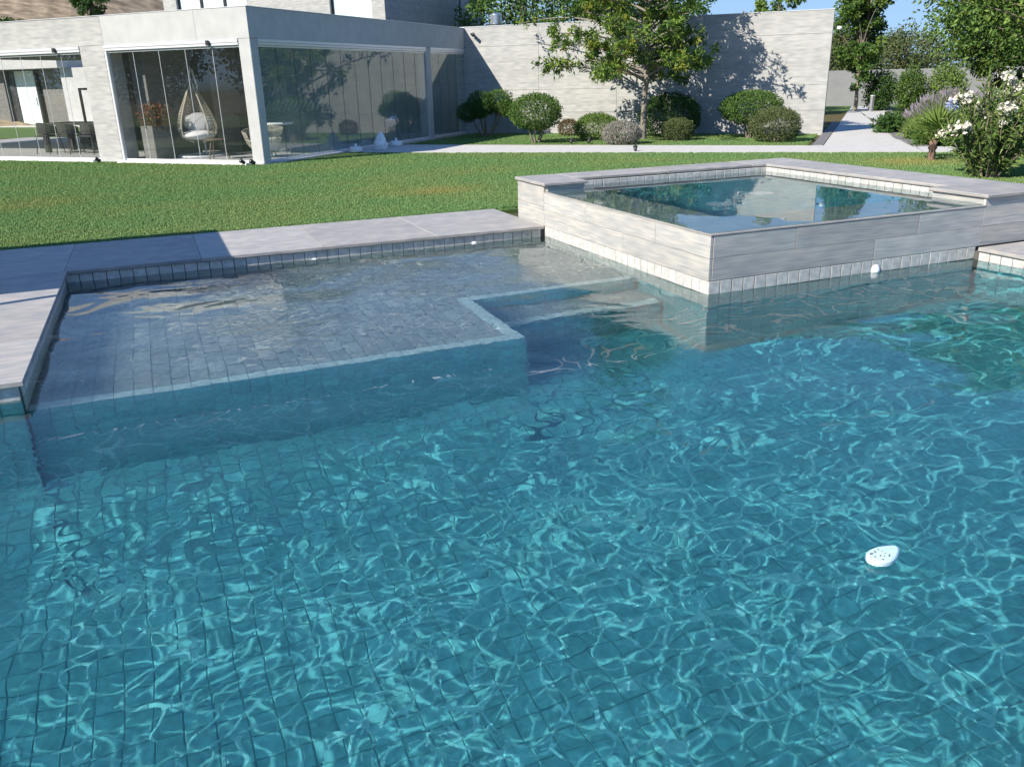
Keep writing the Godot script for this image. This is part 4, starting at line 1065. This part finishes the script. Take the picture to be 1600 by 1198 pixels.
func make_garden():
	# young oak with tiered branches
	var base := hp(6.27, -8.03)
	var t := thing("oak_tree", "young broad oak tree with green and yellowing leaves before the concrete wall", "tree", base)
	var r := RandomNumberGenerator.new(); r.seed = 90
	var w := Shape.new(); var lf := Shape.new(); lf.tinted = true
	w.tube([Vector3(0, -0.05, 0), Vector3(0, 0.12, 0), Vector3(0.01, 0.8, 0), Vector3(0.03, 1.6, 0.01), Vector3(0.0, 3.2, 0.02), Vector3(0.03, 5.2, 0), Vector3(0, 7.0, 0)], 0.105, 0.02, 10)
	var nb := 84
	for k in nb:
		var f := float(k) / nb; var y := 1.45 + 5.2 * pow(f, 1.2)
		var a := k * 2.39996 + r.randf_range(-0.3, 0.3)
		var wisp := k % 6 == 2
		var L := lerpf(1.95, 0.7, pow(f, 1.7)) * (1.75 if wisp else 1.0) * r.randf_range(0.72, 1.12) * (1.08 - 0.27 * Vector3(cos(a), 0, sin(a)).dot(dirh(112.47)))
		var tip := Vector3(cos(a) * L, y + L * lerpf(0.1, 0.5, f) + r.randf_range(-0.15, 0.15), sin(a) * L)
		var pts := bend(Vector3(0.01, y, 0.01), tip, lerpf(0.14, 0.1, f), r, 7)
		w.tube(pts, lerpf(0.045, 0.02, f), 0.006, 5)
		var clumps := int(6 + L * (3.0 if wisp else 6.0))
		for c in clumps:
			var g := lerpf(0.22, 1.0, pow(r.randf(), 0.8))
			var i := mini(int(g * 7), 6); var p: Vector3 = pts[i].lerp(pts[i + 1], g * 7 - i)
			var twig := Vector3(cos(a + PI / 2), 0, sin(a + PI / 2)) * r.randf_range(-1, 1) * 0.42 * (1.1 - 0.6 * g) * minf(1, L) + Vector3(0, r.randf_range(-0.12, 0.16), 0)
			if c % 2 == 0: w.tube([p, p + twig], 0.007, 0.004, 4)
			p += twig
			var yellow := r.randf() < 0.13
			var tones: Array = [Color(0.24, 0.24, 0.03), Color(0.19, 0.22, 0.035)] if yellow else ([Color(0.06, 0.12, 0.022), Color(0.085, 0.155, 0.03), Color(0.045, 0.095, 0.02)] if r.randf() < 0.5 else [Color(0.17, 0.25, 0.045), Color(0.14, 0.22, 0.04)])
			for q in (16 if wisp else 27):
				var d := (rdir(r) + Vector3(cos(a), 0.05, sin(a)) * 0.5).normalized()
				put_leaf(lf, r, p + rdir(r) * r.randf() * 0.16, d, 0.135, 0.042, tones)
	obj("trunk", w.done(), "pale_bark", t)
	obj("crown", lf.done(), "leaf", t)
	# clipped shrubs
	var b1 := thing("cloud_shrub", "dark shrub clipped into several round heads at the shaded wall end", "shrub", hp(1.35, -8.7), 0, "clipped shrubs before the garden wall")
	for k in 9:
		var a := k * 2.4; var top := Vector3(cos(a) * 0.5, 0.75 + 0.12 * (k % 3), sin(a) * 0.4)
		obj("stem", rod(bend(Vector3(cos(a) * 0.08, -0.03, sin(a) * 0.08), top, -0.06, r), 0.03, 0.012, 6), "bark", b1)
	for q in [[-0.62, 0.72, 0.1, 0.33], [-0.2, 0.98, 0.05, 0.4], [0.35, 1.0, 0.15, 0.42], [0.68, 0.8, -0.1, 0.3], [0.05, 0.85, -0.35, 0.36], [-0.35, 0.8, 0.35, 0.3], [0.5, 0.78, 0.4, 0.26]]:
		obj("head", leaf_ball(Vector3(q[3], q[3] * 0.8, q[3]), 1300, 0.05, 0.026, GREEN if q[0] > 0 else DARK, int(q[3] * 100), 0.4), "leaf", b1, Vector3(q[0], q[1], q[2]))
	shrub("round_shrub", "round topped shrub on bare stems, lit by the sun near the wall shadow", hp(3.81, -6.34), Vector3(0.68, 0.46, 0.68), 0.32, 5200, 0.05, 0.028, GREEN, 2, "leaf", 7, 0.3)
	shrub("small_shrub", "small brownish shrub close to the wall foot", hp(3.75, -9.2), Vector3(0.31, 0.26, 0.31), 0.0, 1500, 0.045, 0.02, [Color(0.14, 0.10, 0.05), Color(0.10, 0.10, 0.04), Color(0.17, 0.13, 0.07)], 3, "dull_leaf", 4)
	shrub("mound_shrub", "bright green oval clipped mound left of the oak trunk", hp(5.05, -7.75), Vector3(0.6, 0.37, 0.55), 0.0, 5000, 0.045, 0.02, LIGHT, 4, "leaf", 4, 0.25)
	shrub("grey_shrub", "silver grey low mound beside the path edge", hp(6.2, -6.15), Vector3(0.5, 0.3, 0.45), 0.0, 4200, 0.05, 0.016, [Color(0.26, 0.25, 0.22), Color(0.31, 0.29, 0.27), Color(0.21, 0.21, 0.17)], 5, "dull_leaf", 4, 0.3)
	shrub("dome_shrub", "large dark green dome shrub behind the oak trunk", hp(6.75, -9.15), Vector3(0.88, 0.62, 0.7), 0.0, 8000, 0.05, 0.022, DARK, 6, "leaf", 5, 0.25)
	shrub("small_shrub", "small round green shrub right of the oak trunk", hp(7.3, -7.6), Vector3(0.42, 0.3, 0.4), 0.0, 3200, 0.045, 0.02, OLIVE, 7, "leaf", 4, 0.3)
	shrub("round_shrub", "umbrella shaped shrub on several stems in the oak's shadow", hp(9.0, -8.6), Vector3(0.82, 0.42, 0.75), 0.34, 5600, 0.05, 0.028, GREEN, 8, "leaf", 8, 0.3)
	shrub("ball_shrub", "dense grey green ball shrub nearest the wall's open end", hp(9.75, -7.35), Vector3(0.62, 0.44, 0.6), 0.0, 5400, 0.045, 0.022, OLIVE, 9, "leaf", 5, 0.28)

func tree(called: String, label: String, at: Vector3, height: float, clear: float, rad: float, clumps: int, per: int, length: float, tones: Array, seed_: int, trunk_r := 0.12, group := "trees in the far garden", m := "leaf"):
	var t := thing(called, label, "tree", at, 0, group)
	var r := RandomNumberGenerator.new(); r.seed = seed_ * 13 + 1
	var w := Shape.new(); var lf := Shape.new(); lf.tinted = true
	w.tube([Vector3(0, -0.1, 0), Vector3(0.02, clear * 0.5, 0.01), Vector3(-0.03, clear, 0.02), Vector3(0.05, height * 0.6, 0), Vector3(0, height * 0.92, 0)], trunk_r, 0.02, 9)
	for k in clumps:
		var d := rdir(r); var f := pow(r.randf(), 0.45)
		var y := clear + (height - clear) * (0.5 + 0.5 * d.y * f)
		var h := clampf((y - clear) / (height - clear), 0, 1)
		var wide := rad * (0.35 + 0.65 * sin(PI * clampf(h * 0.85 + 0.12, 0, 1)))
		var c := Vector3(d.x * wide * f * 1.15, y, d.z * wide * f * 1.15)
		if k % 4 == 0: w.tube(bend(Vector3(0, lerpf(clear * 0.9, y, 0.45), 0), c, 0.1, r, 4), trunk_r * 0.32, 0.008, 5)
		var size := rad * r.randf_range(0.17, 0.3)
		var tn: Array = [tones[r.randi() % tones.size()], tones[r.randi() % tones.size()]]
		for q in int(per * 2.5):
			var e := rdir(r); var p := c + e * Vector3(size, size * 0.7, size) * pow(r.randf(), 0.6)
			put_leaf(lf, r, p, (e + rdir(r) * 0.7 + Vector3(0, -0.15, 0)).normalized(), length * 0.78, length * 0.46, tn)
	obj("trunk", w.done(), "bark", t); obj("crown", lf.done(), m, t)
	return t

func make_far_garden():
	# perimeter wall
	var pw := thing("perimeter_wall", "long plain grey boundary wall behind the far trees", "wall", Vector3(32.6, 0, -32.9), -deg_to_rad(45.4 - 4.0))
	for k in 9:
		obj("wall_panel", boxm(Vector3(-14 + k * 5.0, -0.1, -0.2), Vector3(-14 + (k + 1) * 5.0 - 0.02, 1.75, 0.0), 0.01), "grey_render", pw)
	# trees from left to right
	tree("leafy_tree", "dense green tree rising behind the concrete wall beside the steel flue", Vector3(15.9, 0.08, -36.0), 7.5, 1.2, 3.0, 120, 42, 0.2, GREEN, 1)
	tree("leafy_tree", "dark green tree behind the concrete wall, partly hidden by the oak's crown", Vector3(20.3, 0.08, -33.0), 6.6, 1.2, 2.4, 90, 40, 0.2, DARK, 2)
	tree("bushy_tree", "low brownish green tree just topping the concrete wall right of the oak", Vector3(25.0, 0.08, -31.5), 4.1, 0.8, 2.2, 70, 40, 0.16, [Color(0.13, 0.12, 0.05), Color(0.10, 0.12, 0.04), Color(0.15, 0.13, 0.06)], 3)
	tree("slim_tree", "slim yellow green tree topping the wall near its open end", Vector3(22.6, 0.08, -27.4), 5.2, 1.2, 0.95, 60, 36, 0.16, LIGHT, 4, 0.08)
	tree("slim_tree", "tall slim green tree on pale trunk just past the wall's open end", Vector3(27.6, 0.08, -28.2), 6.6, 0.95, 0.95, 130, 40, 0.17, GREEN, 5, 0.1)
	tree("leafy_tree", "broad grey green tree behind the slim tree past the wall's end", Vector3(33.6, 0.08, -35.8), 3.9, 0.8, 2.0, 100, 40, 0.18, OLIVE, 6)
	tree("bushy_tree", "olive toned bushy tree in the middle of the far gap", Vector3(38.0, 0.08, -35.6), 3.7, 0.5, 2.8, 120, 42, 0.18, OLIVE, 7)
	tree("leafy_tree", "dark mid sized tree before the boundary wall left of the large tree", Vector3(29.3, 0.08, -23.4), 5.0, 1.25, 1.5, 120, 44, 0.17, GREEN, 8, 0.1)
	tree("broad_tree", "large bright green tree filling the upper right corner", Vector3(22.2, 0.08, -15.8), 6.8, 1.5, 3.6, 230, 52, 0.17, LIGHT + GREEN, 9, 0.15)
	tree("broad_tree", "second large green tree at the right edge behind the oleanders", Vector3(27.5, 0.08, -18.6), 6.5, 1.4, 3.0, 150, 46, 0.18, GREEN, 10, 0.14)
	for q in [[46.0, -34.0, 4.6, 3.4, 21, "dark tree beyond the boundary wall at the far right"], [37.5, -42.0, 3.9, 3.0, 22, "dark tree beyond the boundary wall behind the gap"], [31.5, -43.0, 3.9, 3.0, 23, "dark tree beyond the boundary wall behind the concrete wall's end"]]:
		tree("far_tree", q[5], Vector3(q[0], 0.08, q[1]), q[2], 0.6, q[3], 120, 40, 0.22, DARK, q[4])
	# trees beside the left lawn, out of view, which the front glass mirrors
	for q in [[-17.0, -15.5, 7.5, 3.4, 71, "dense dark tree left of the lawn, nearest the pool deck"], [-20.5, -21.0, 8.0, 3.6, 72, "dense dark tree left of the lawn, second from the pool deck"], [-23.0, -27.0, 7.8, 3.6, 73, "dense dark tree left of the lawn, third from the pool deck"], [-17.5, -32.5, 7.0, 3.2, 74, "dense dark tree left of the lawn, farthest from the pool deck"]]:
		tree("lawn_tree", q[5], Vector3(q[0], 0.08, q[1]), q[2], 0.7, q[3], 150, 44, 0.26, DARK + GREEN, q[4], 0.16, "trees beside the left lawn")
	var hs := [[-6.5, -62.0, "dark bush on the dry hill above the glass wing's left half"], [0.8, -60.0, "green bush on the dry hill beside the upper house"], [-14.0, -70.0, "low bush on the dry hill at the left edge"], [-2.5, -75.0, "dark bush higher up on the dry hill"], [-9.0, -84.0, "small tree on the dry hill's upper slope"]]
	for k in hs.size():
		tree("hill_bush", hs[k][2], Vector3(hs[k][0], hill_y(hs[k][0], hs[k][1]) - 0.1, hs[k][1]), 2.2, 0.3, 1.3, 40, 40, 0.2, DARK, 60 + k, 0.06, "bushes on the dry hill")
	# columns of clipped foliage before the boundary wall
	var cols := [[28.6, -27.9, 0.6, 0.8, DARK, "dark hedge like shrub right behind the slim tree's trunk"], [33.2, -25.2, 0.8, 0.75, DARK, "low dark shrub at the boundary wall left of the lavender"], [34.5, -22.8, 0.9, 0.95, GREEN, "rounded green shrub at the boundary wall above the lavender"], [29.0, -19.6, 0.8, 0.9, DARK, "dark shrub at the boundary wall under the large tree"], [29.2, -26.9, 0.55, 0.85, GREEN, "dark leafy column shrub beside the slim tree"], [30.4, -26.2, 0.7, 0.9, LIGHT, "bright leafy column shrub before the boundary wall"], [31.2, -24.0, 0.7, 0.8, OLIVE, "pale olive shrub before the boundary wall"], [25.6, -17.3, 0.65, 1.05, LIGHT, "tall light green shrub right of the lavender mound"], [26.0, -15.6, 0.6, 0.9, OLIVE, "upright shrub beneath the large tree"]]
	for k in cols.size():
		var q: Array = cols[k]
		var t := thing("column_shrub", q[5], "shrub", Vector3(q[0], 0.11, q[1]), 0, "shrubs before the boundary wall")
		obj("stem", rod([Vector3(0, -0.05, 0), Vector3(0, q[3], 0)], 0.04, 0.02, 6), "bark", t)
		obj("foliage", leaf_ball(Vector3(q[2], q[3], q[2]), 2600, 0.1, 0.05, q[4], 40 + k, 0.5, 0.3), "leaf", t, Vector3(0, q[3] * 0.96, 0))
	# lavender mound
	var lv := thing("lavender", "large domed grey green lavender with mauve tips beside the ramp", "shrub", Vector3(18.9, 0.11, -16.0))
	var s := Shape.new(); s.tinted = true; var fl := Shape.new(); fl.tinted = true
	var r := RandomNumberGenerator.new(); r.seed = 66
	for k in 5200:
		var d := rdir(r); d.y = absf(d.y) * 0.9 + 0.08; d = d.normalized()
		var p := d * Vector3(1.15, 0.95, 1.05) * (1.0 - 0.4 * pow(r.randf(), 2.0))
		var up := (d + Vector3(0, 0.8, 0) + rdir(r) * 0.3).normalized()
		put_leaf(s, r, p, up, 0.13, 0.016, [Color(0.09, 0.13, 0.05), Color(0.12, 0.15, 0.07), Color(0.07, 0.11, 0.04)])
		if k % 3 == 0 and d.y > 0.35: put_leaf(fl, r, p * 1.02 + up * 0.1, up, 0.16, 0.022, [Color(0.27, 0.22, 0.3), Color(0.22, 0.2, 0.24), Color(0.3, 0.26, 0.3)])
	obj("foliage", s.done(), "dull_leaf", lv); obj("flower_spikes", fl.done(), "dull_leaf", lv)
	# low leafy plants at the ramp's kerb
	for q in [[17.2, -15.2, 0.5, LIGHT, "bright low leafy plant in front of the lavender mound"], [16.1, -14.0, 0.4, GREEN, "low green plant at the bend of the kerb"], [18.6, -17.6, 0.45, DARK, "dark broad leaved plant left of the lavender mound"], [17.4, -13.4, 0.55, [Color(0.2, 0.14, 0.03), Color(0.14, 0.15, 0.03)], "yellow tinged leafy shrub behind the oleander"]]:
		var t := thing("low_plant", q[4], "plant", Vector3(q[0], 0.11, q[1]), 0, "low plants in the bed")
		obj("foliage", leaf_ball(Vector3(q[2], q[2] * 0.7, q[2]), 700, 0.14, 0.05, q[3], int(q[0] * 10), 0.8, 0.2, 0.6), "leaf", t, Vector3(0, q[2] * 0.42, 0))
	# agapanthus
	var ag := thing("agapanthus", "single pale blue agapanthus flower head before the lavender", "flower", Vector3(16.2, 0.11, -13.75))
	obj("stem", rod([Vector3(0, 0, 0), Vector3(0.02, 0.45, 0), Vector3(0, 0.85, 0.02)], 0.01, 0.008, 6), "leaf_green" if M.has("leaf_green") else "bark", ag)
	var ab := Shape.new(); ab.tinted = true
	for k in 160:
		var d := rdir(r); put_leaf(ab, r, d * 0.03, d, 0.13, 0.03, [Color(0.42, 0.48, 0.75), Color(0.6, 0.63, 0.8), Color(0.33, 0.4, 0.7)])
	obj("flower_head", ab.done(), "dull_leaf", ag, Vector3(0, 0.87, 0.02))
	# small fan palm
	var pm := thing("fan_palm", "small young palm with arching narrow leaves beside the path", "palm", Vector3(13.45, 0.1, -11.7))
	var pt := Shape.new(); pt.lathe([Vector2(0.06, -0.03), Vector2(0.075, 0.04), Vector2(0.05, 0.09), Vector2(0.075, 0.13), Vector2(0.055, 0.19), Vector2(0.085, 0.24), Vector2(0.06, 0.3), Vector2(0.08, 0.34), Vector2(0.03, 0.42)], 10); obj("trunk", pt.done(), "palm_trunk", pm)
	for k in 15:
		var a := k * 2.4; var el := r.randf_range(0.25, 1.35); var L := r.randf_range(0.5, 0.8)
		var o := Vector3(cos(a) * cos(el), sin(el), sin(a) * cos(el))
		var fr := Shape.new(); fr.tinted = true
		var hub := Vector3(0, 0.38, 0) + o * L * 0.45
		fr.tint = Color(0.12, 0.16, 0.04); fr.tube([Vector3(0, 0.34, 0), hub], 0.012, 0.006, 5)
		var sd := o.cross(Vector3.UP).normalized()
		for q in 13:
			var f := lerpf(-1.15, 1.15, q / 12.0)
			var d := (o * cos(f) + sd * sin(f) + Vector3(0, -0.12, 0)).normalized()
			fr.tint = Color(0.13, 0.19, 0.045) * r.randf_range(0.8, 1.3)
			fr.leaf(hub, d, d.cross(o.cross(sd)).normalized(), L * 0.75 * r.randf_range(0.85, 1.1), 0.03)
		obj("frond", fr.done(), "leaf", pm)
	oleander("white flowering oleander bush standing behind the spa's right corner", Vector3(12.0, 0.1, -9.35), 1.02, 64, 31)
	oleander("white flowering oleander bush cut by the right edge of view", Vector3(14.7, 0.1, -9.4), 1.15, 60, 32)
	oleander("pale yellow flowering oleander bush behind the nearer oleander", Vector3(15.3, 0.1, -11.3), 1.1, 50, 33)

func oleander(label: String, at: Vector3, size: float, stems: int, seed_: int):
	var t := thing("oleander", label, "shrub", at, 0, "flowering oleanders")
	var r := RandomNumberGenerator.new(); r.seed = seed_
	var lf := Shape.new(); lf.tinted = true; var w := Shape.new()
	var heads := []
	for k in stems:
		var a := r.randf() * TAU; var out := pow(r.randf(), 0.6) * 0.75 * size
		var top := Vector3(cos(a) * out, r.randf_range(0.75, 1.5) * size * (1.1 - 0.35 * out / size), sin(a) * out)
		var pts := bend(Vector3(cos(a) * 0.12, -0.03, sin(a) * 0.12) * 1.0, top, 0.02, r, 8)
		w.tube(pts, 0.014, 0.005, 5)
		for q in 60:
			var f := lerpf(0.1, 1.0, pow(r.randf(), 0.8)) * 7.99; var i := int(f)
			var p: Vector3 = pts[i].lerp(pts[i + 1], f - i)
			var along: Vector3 = (pts[i + 1] - pts[i]).normalized()
			put_leaf(lf, r, p, (along * 0.6 + rdir(r) * 0.9).normalized(), 0.16, 0.03, [Color(0.07, 0.13, 0.035), Color(0.1, 0.17, 0.04), Color(0.14, 0.2, 0.065), Color(0.18, 0.23, 0.07)])
		if k % 5 < 2: heads.append(pts[8])
	obj("stems", w.done(), "bark", t); obj("foliage", lf.done(), "leaf", t)
	for h in heads:
		var fl := Shape.new()
		for q in 20:
			var c: Vector3 = rdir(r) * r.randf_range(0.02, 0.11)
			var up := (c.normalized() + rdir(r) * 0.5).normalized()
			var sd := up.cross(rdir(r)).normalized(); var fw := sd.cross(up)
			for pe in 5:
				var g := TAU * pe / 5
				var d := (sd * cos(g) + fw * sin(g) + up * 0.35).normalized()
				fl.leaf(c, d, d.cross(up).normalized(), 0.042, 0.036, 0.1)
		obj("flower_cluster", fl.done(), "petal", t, h)

# ---------------------------------------------------------------- small things
func spotlight(label: String, at: Vector3, turn: float):
	var t := thing("garden_spotlight", label, "spotlight", at, turn, "small black ground spotlights")
	obj("spike", rod([Vector3(0, -0.05, 0), Vector3(0, 0.07, 0)], 0.012, 0.012, 6), "dark_metal", t)
	var s := Shape.new(); s.lathe([Vector2(0.0, -0.08), Vector2(0.045, -0.075), Vector2(0.055, 0.02), Vector2(0.07, 0.08), Vector2(0.06, 0.08), Vector2(0.05, 0.05), Vector2(0.0, 0.05)], 14)
	var h := obj("head", s.done(), "dark_metal", t, Vector3(0, 0.12, 0)); h.rotation.x = -1.0; t.scale = Vector3.ONE * 0.75
	var l := Shape.new(); l.lathe([Vector2(0.052, 0.055), Vector2(0.03, 0.06), Vector2(0.0, 0.062)], 14); obj("lens", l.done(), "steel", h)

func make_small_things():
	spotlight("small black ground spotlight by the foot of the left pillar", hp(-4.35, 0.42, -0.01), HTURN + 2.6)
	spotlight("small black ground spotlight left of the corner pillar foot", hp(-0.33, 0.3, -0.01), HTURN + 2.6)
	spotlight("small black ground spotlight at the corner pillar foot, right hand one", hp(-0.05, 0.32, -0.01), HTURN + 2.6)
	spotlight("small black ground spotlight on the path's near edge under the oak", hp(7.1, -4.0, -0.01), HTURN + 0.3)
	spotlight("tiny dark spotlight in the grass strip, left of its twin", hp(4.9, -6.05, -0.01), HTURN)
	spotlight("tiny dark spotlight in the grass strip, right of its twin", hp(5.35, -6.1, -0.01), HTURN)
	# bag and pots by the side glass
	var bag := thing("plastic_bag", "crumpled white plastic bag standing before the side glass", "bag", hp(0.62, -3.75, 0.02), HTURN)
	var s := SurfaceTool.new(); s.begin(Mesh.PRIMITIVE_TRIANGLES); s.set_smooth_group(-1)
	var bp := func(i: int, j: int) -> Vector3:
		var a := TAU * (i % 14) / 14.0; var h := j / 8.0
		var rr := (0.17 * (1.0 - pow(h, 2.2)) + 0.02) * (1.0 + 0.28 * ns.get_noise_3d(cos(a) * 2.5, h * 3.0, sin(a) * 2.5)) if j > 0 else 0.15
		return Vector3(cos(a) * rr + 0.04 * h, h * 0.42, sin(a) * rr * 0.8)
	for j in 8:
		for i in 14:
			for v in [bp.call(i, j), bp.call(i + 1, j), bp.call(i, j + 1), bp.call(i + 1, j), bp.call(i + 1, j + 1), bp.call(i, j + 1)]: s.add_vertex(v)
	s.generate_normals(); obj("bag", s.commit(), "plastic_white", bag)
	for q in [[0.42, -2.95, "white pot base before the side glass, left of the bag"], [0.42, -4.9, "white pot base before the side glass, right of the bag"]]:
		var p := thing("white_pot", q[2], "pot", hp(q[0], q[1], 0.02), 0, "white pot bases along the side glass")
		var ps := Shape.new(); ps.lathe([Vector2(0.0, 0.0), Vector2(0.15, 0.0), Vector2(0.16, 0.02), Vector2(0.16, 0.11), Vector2(0.14, 0.125), Vector2(0.03, 0.125)], 20); obj("pot", ps.done(), "plastic_white", p)
		obj("tube", rod([Vector3(0, 0.1, 0), Vector3(0, 0.2, 0)], 0.03, 0.03, 10), "plastic_white", p)
	# wall camera and lamp
	var wc := thing("wall_camera", "small dark camera under the top of the garden wall", "camera", hp(0.3, -10.19, 2.95), HTURN)
	obj("bracket", boxm(Vector3(-0.03, -0.03, 0.0), Vector3(0.03, 0.03, 0.08), 0.004), "white_paint", wc)
	var wcb := obj("body", boxm(Vector3(-0.04, -0.04, 0.0), Vector3(0.04, 0.04, 0.2), 0.01), "dark_metal", wc, Vector3(0, -0.02, 0.08)); wcb.rotation = Vector3(0.3, 0.7, 0)
	var wl := thing("wall_lamp", "small white lamp on the end of the garden wall", "lamp", hp(10.745, -10.35, 2.65), HTURN)
	obj("arm", rod([Vector3(0, 0, 0), Vector3(0.1, 0.02, 0)], 0.012, 0.012, 6), "dark_metal", wl)
	var wls := Shape.new(); wls.lathe([Vector2(0.0, -0.05), Vector2(0.05, -0.04), Vector2(0.07, 0.0), Vector2(0.05, 0.04), Vector2(0.0, 0.05)], 14); obj("shade", wls.done(), "plastic_white", wl, Vector3(0.14, 0.02, 0))
	# steel flue on the roof behind the wall
	var fv := thing("steel_flue", "ribbed steel chimney flue above the concrete wall", "chimney", hp(0.75, -11.0, 0), HTURN)
	var fs := Shape.new(); fs.lathe([Vector2(0.12, 0.0), Vector2(0.12, 3.2)], 16); obj("pipe", fs.done(), "steel", fv)
	var fc := Shape.new()
	var prof := []
	for k in 9: prof.append(Vector2(0.17 + (0.02 if k % 2 else 0.0), 3.2 + k * 0.04))
	prof.append(Vector2(0.0, 3.56)); fc.lathe(prof, 18); obj("cowl", fc.done(), "steel", fv)
	# bollard light on the far path
	var bo := thing("bollard", "slim grey bollard standing beyond the shaded ramp", "bollard", Vector3(27.6, 0.1, -27.3))
	obj("post", boxm(Vector3(-0.06, -0.02, -0.06), Vector3(0.06, 0.62, 0.06), 0.01), "grey_render", bo)
	obj("cap", boxm(Vector3(-0.068, 0.622, -0.068), Vector3(0.068, 0.67, 0.068), 0.012), "aluminium", bo)
	# pool fittings
	var jets := [[Vector3(5.89, 0.02, -5.548), 0.0, "white dome nozzle on the waterline of the spa's front face"], [Vector3(1.41, -0.03, -8.749), 0.0, "white round inlet at the waterline of the shelf wall, left one"], [Vector3(3.2, -0.02, -8.749), 0.0, "white round inlet at the waterline of the shelf wall, right one"]]
	for q in jets:
		var j := thing("pool_nozzle", q[2], "nozzle", q[0], 0, "white nozzles at the waterline")
		var r := 0.036 if q[0].x > 5 else 0.026
		var js := Shape.new(); js.lathe([Vector2(r * 1.25, 0), Vector2(r * 1.25, 0.01), Vector2(r, 0.012), Vector2(r * 0.9, r * 0.5), Vector2(r * 0.5, r * 0.9), Vector2(0, r)], 18)
		var o := obj("dome", js.done(), "plastic_white", j); o.rotation.x = PI / 2
		var ro := Shape.new(); ro.lathe([Vector2(r * 1.4, -0.004), Vector2(r * 1.4, 0.006), Vector2(r * 1.2, 0.008)], 18); var o2 := obj("flange", ro.done(), "plastic_white", j); o2.rotation.x = PI / 2
	# white float
	var fo := thing("pool_float", "flat white oval float with dark specks lying on the pool water", "float", Vector3(2.3, 0.006, -1.95), 0.2)
	var pts := []
	for k in 28:
		var a := TAU * k / 28; var rr := 0.062 * (1.0 + 0.28 * cos(a)) ; pts.append(Vector2(-cos(a) * 0.085 * (1.0 - 0.12 * sin(a) * sin(a)), sin(a) * (0.045 + 0.014 * cos(a))))
	var f := Shape.new()
	for k in 28:
		var a: Vector2 = pts[k]; var b: Vector2 = pts[(k + 1) % 28]
		for q in [[1.0, 0.0, 1.0, 0.014], [1.0, 0.014, 0.88, 0.02], [0.88, 0.02, 0.0, 0.024]]:
			f.quad(Vector3(a.x * q[2], q[3], a.y * q[2]), Vector3(b.x * q[2], q[3], b.y * q[2]), Vector3(b.x * q[0], q[1], b.y * q[0]), Vector3(a.x * q[0], q[1], a.y * q[0]))
	obj("body", f.done(), "float_blue", fo)
	var sp := Shape.new(); var r2 := RandomNumberGenerator.new(); r2.seed = 8
	for k in 16:
		var c := Vector3(-0.03 + r2.randf_range(-0.03, 0.03), 0.022, r2.randf_range(-0.028, 0.028)); sp.box(c - Vector3(0.002, 0.001, 0.002), c + Vector3(0.002, 0.0025, 0.002))
	var so := obj("specks", sp.done(), "speck", fo); so.set_meta("kind", "stuff")
	# parasol outside the frame, whose shadow lies on the deck's corner
	var pa := thing("parasol", "square cantilever parasol on a side pole over the left deck", "parasol", Vector3(-3.71, DECK, -6.94))
	obj("base", boxm(Vector3(-0.4, 0.0, -0.4), Vector3(0.4, 0.06, 0.4), 0.01), "dark_metal", pa)
	obj("pole", rod([Vector3(0, 0.05, 0), Vector3(0, 2.75, 0)], 0.045, 0.045, 12), "dark_metal", pa)
	obj("arm", rod([Vector3(0, 2.7, 0), Vector3(-0.05, 2.85, -1.45)], 0.03, 0.03, 10), "dark_metal", pa)
	var cn := Shape.new(); var hub := Vector3(-0.05, 2.72, -1.45)
	var cor := [Vector3(-1.25, 2.36, -1.25), Vector3(1.2, 2.36, -1.25), Vector3(1.2, 2.36, 1.2), Vector3(-1.25, 2.36, 1.2)]
	for k in 4:
		var a: Vector3 = cor[k] + Vector3(-0.05, 0, -1.45); var b: Vector3 = cor[(k + 1) % 4] + Vector3(-0.05, 0, -1.45)
		cn.tri(hub, a, b); cn.quad(a, a - Vector3(0, 0.18, 0), b - Vector3(0, 0.18, 0), b)
	obj("canopy", cn.done(), "canvas", pa)
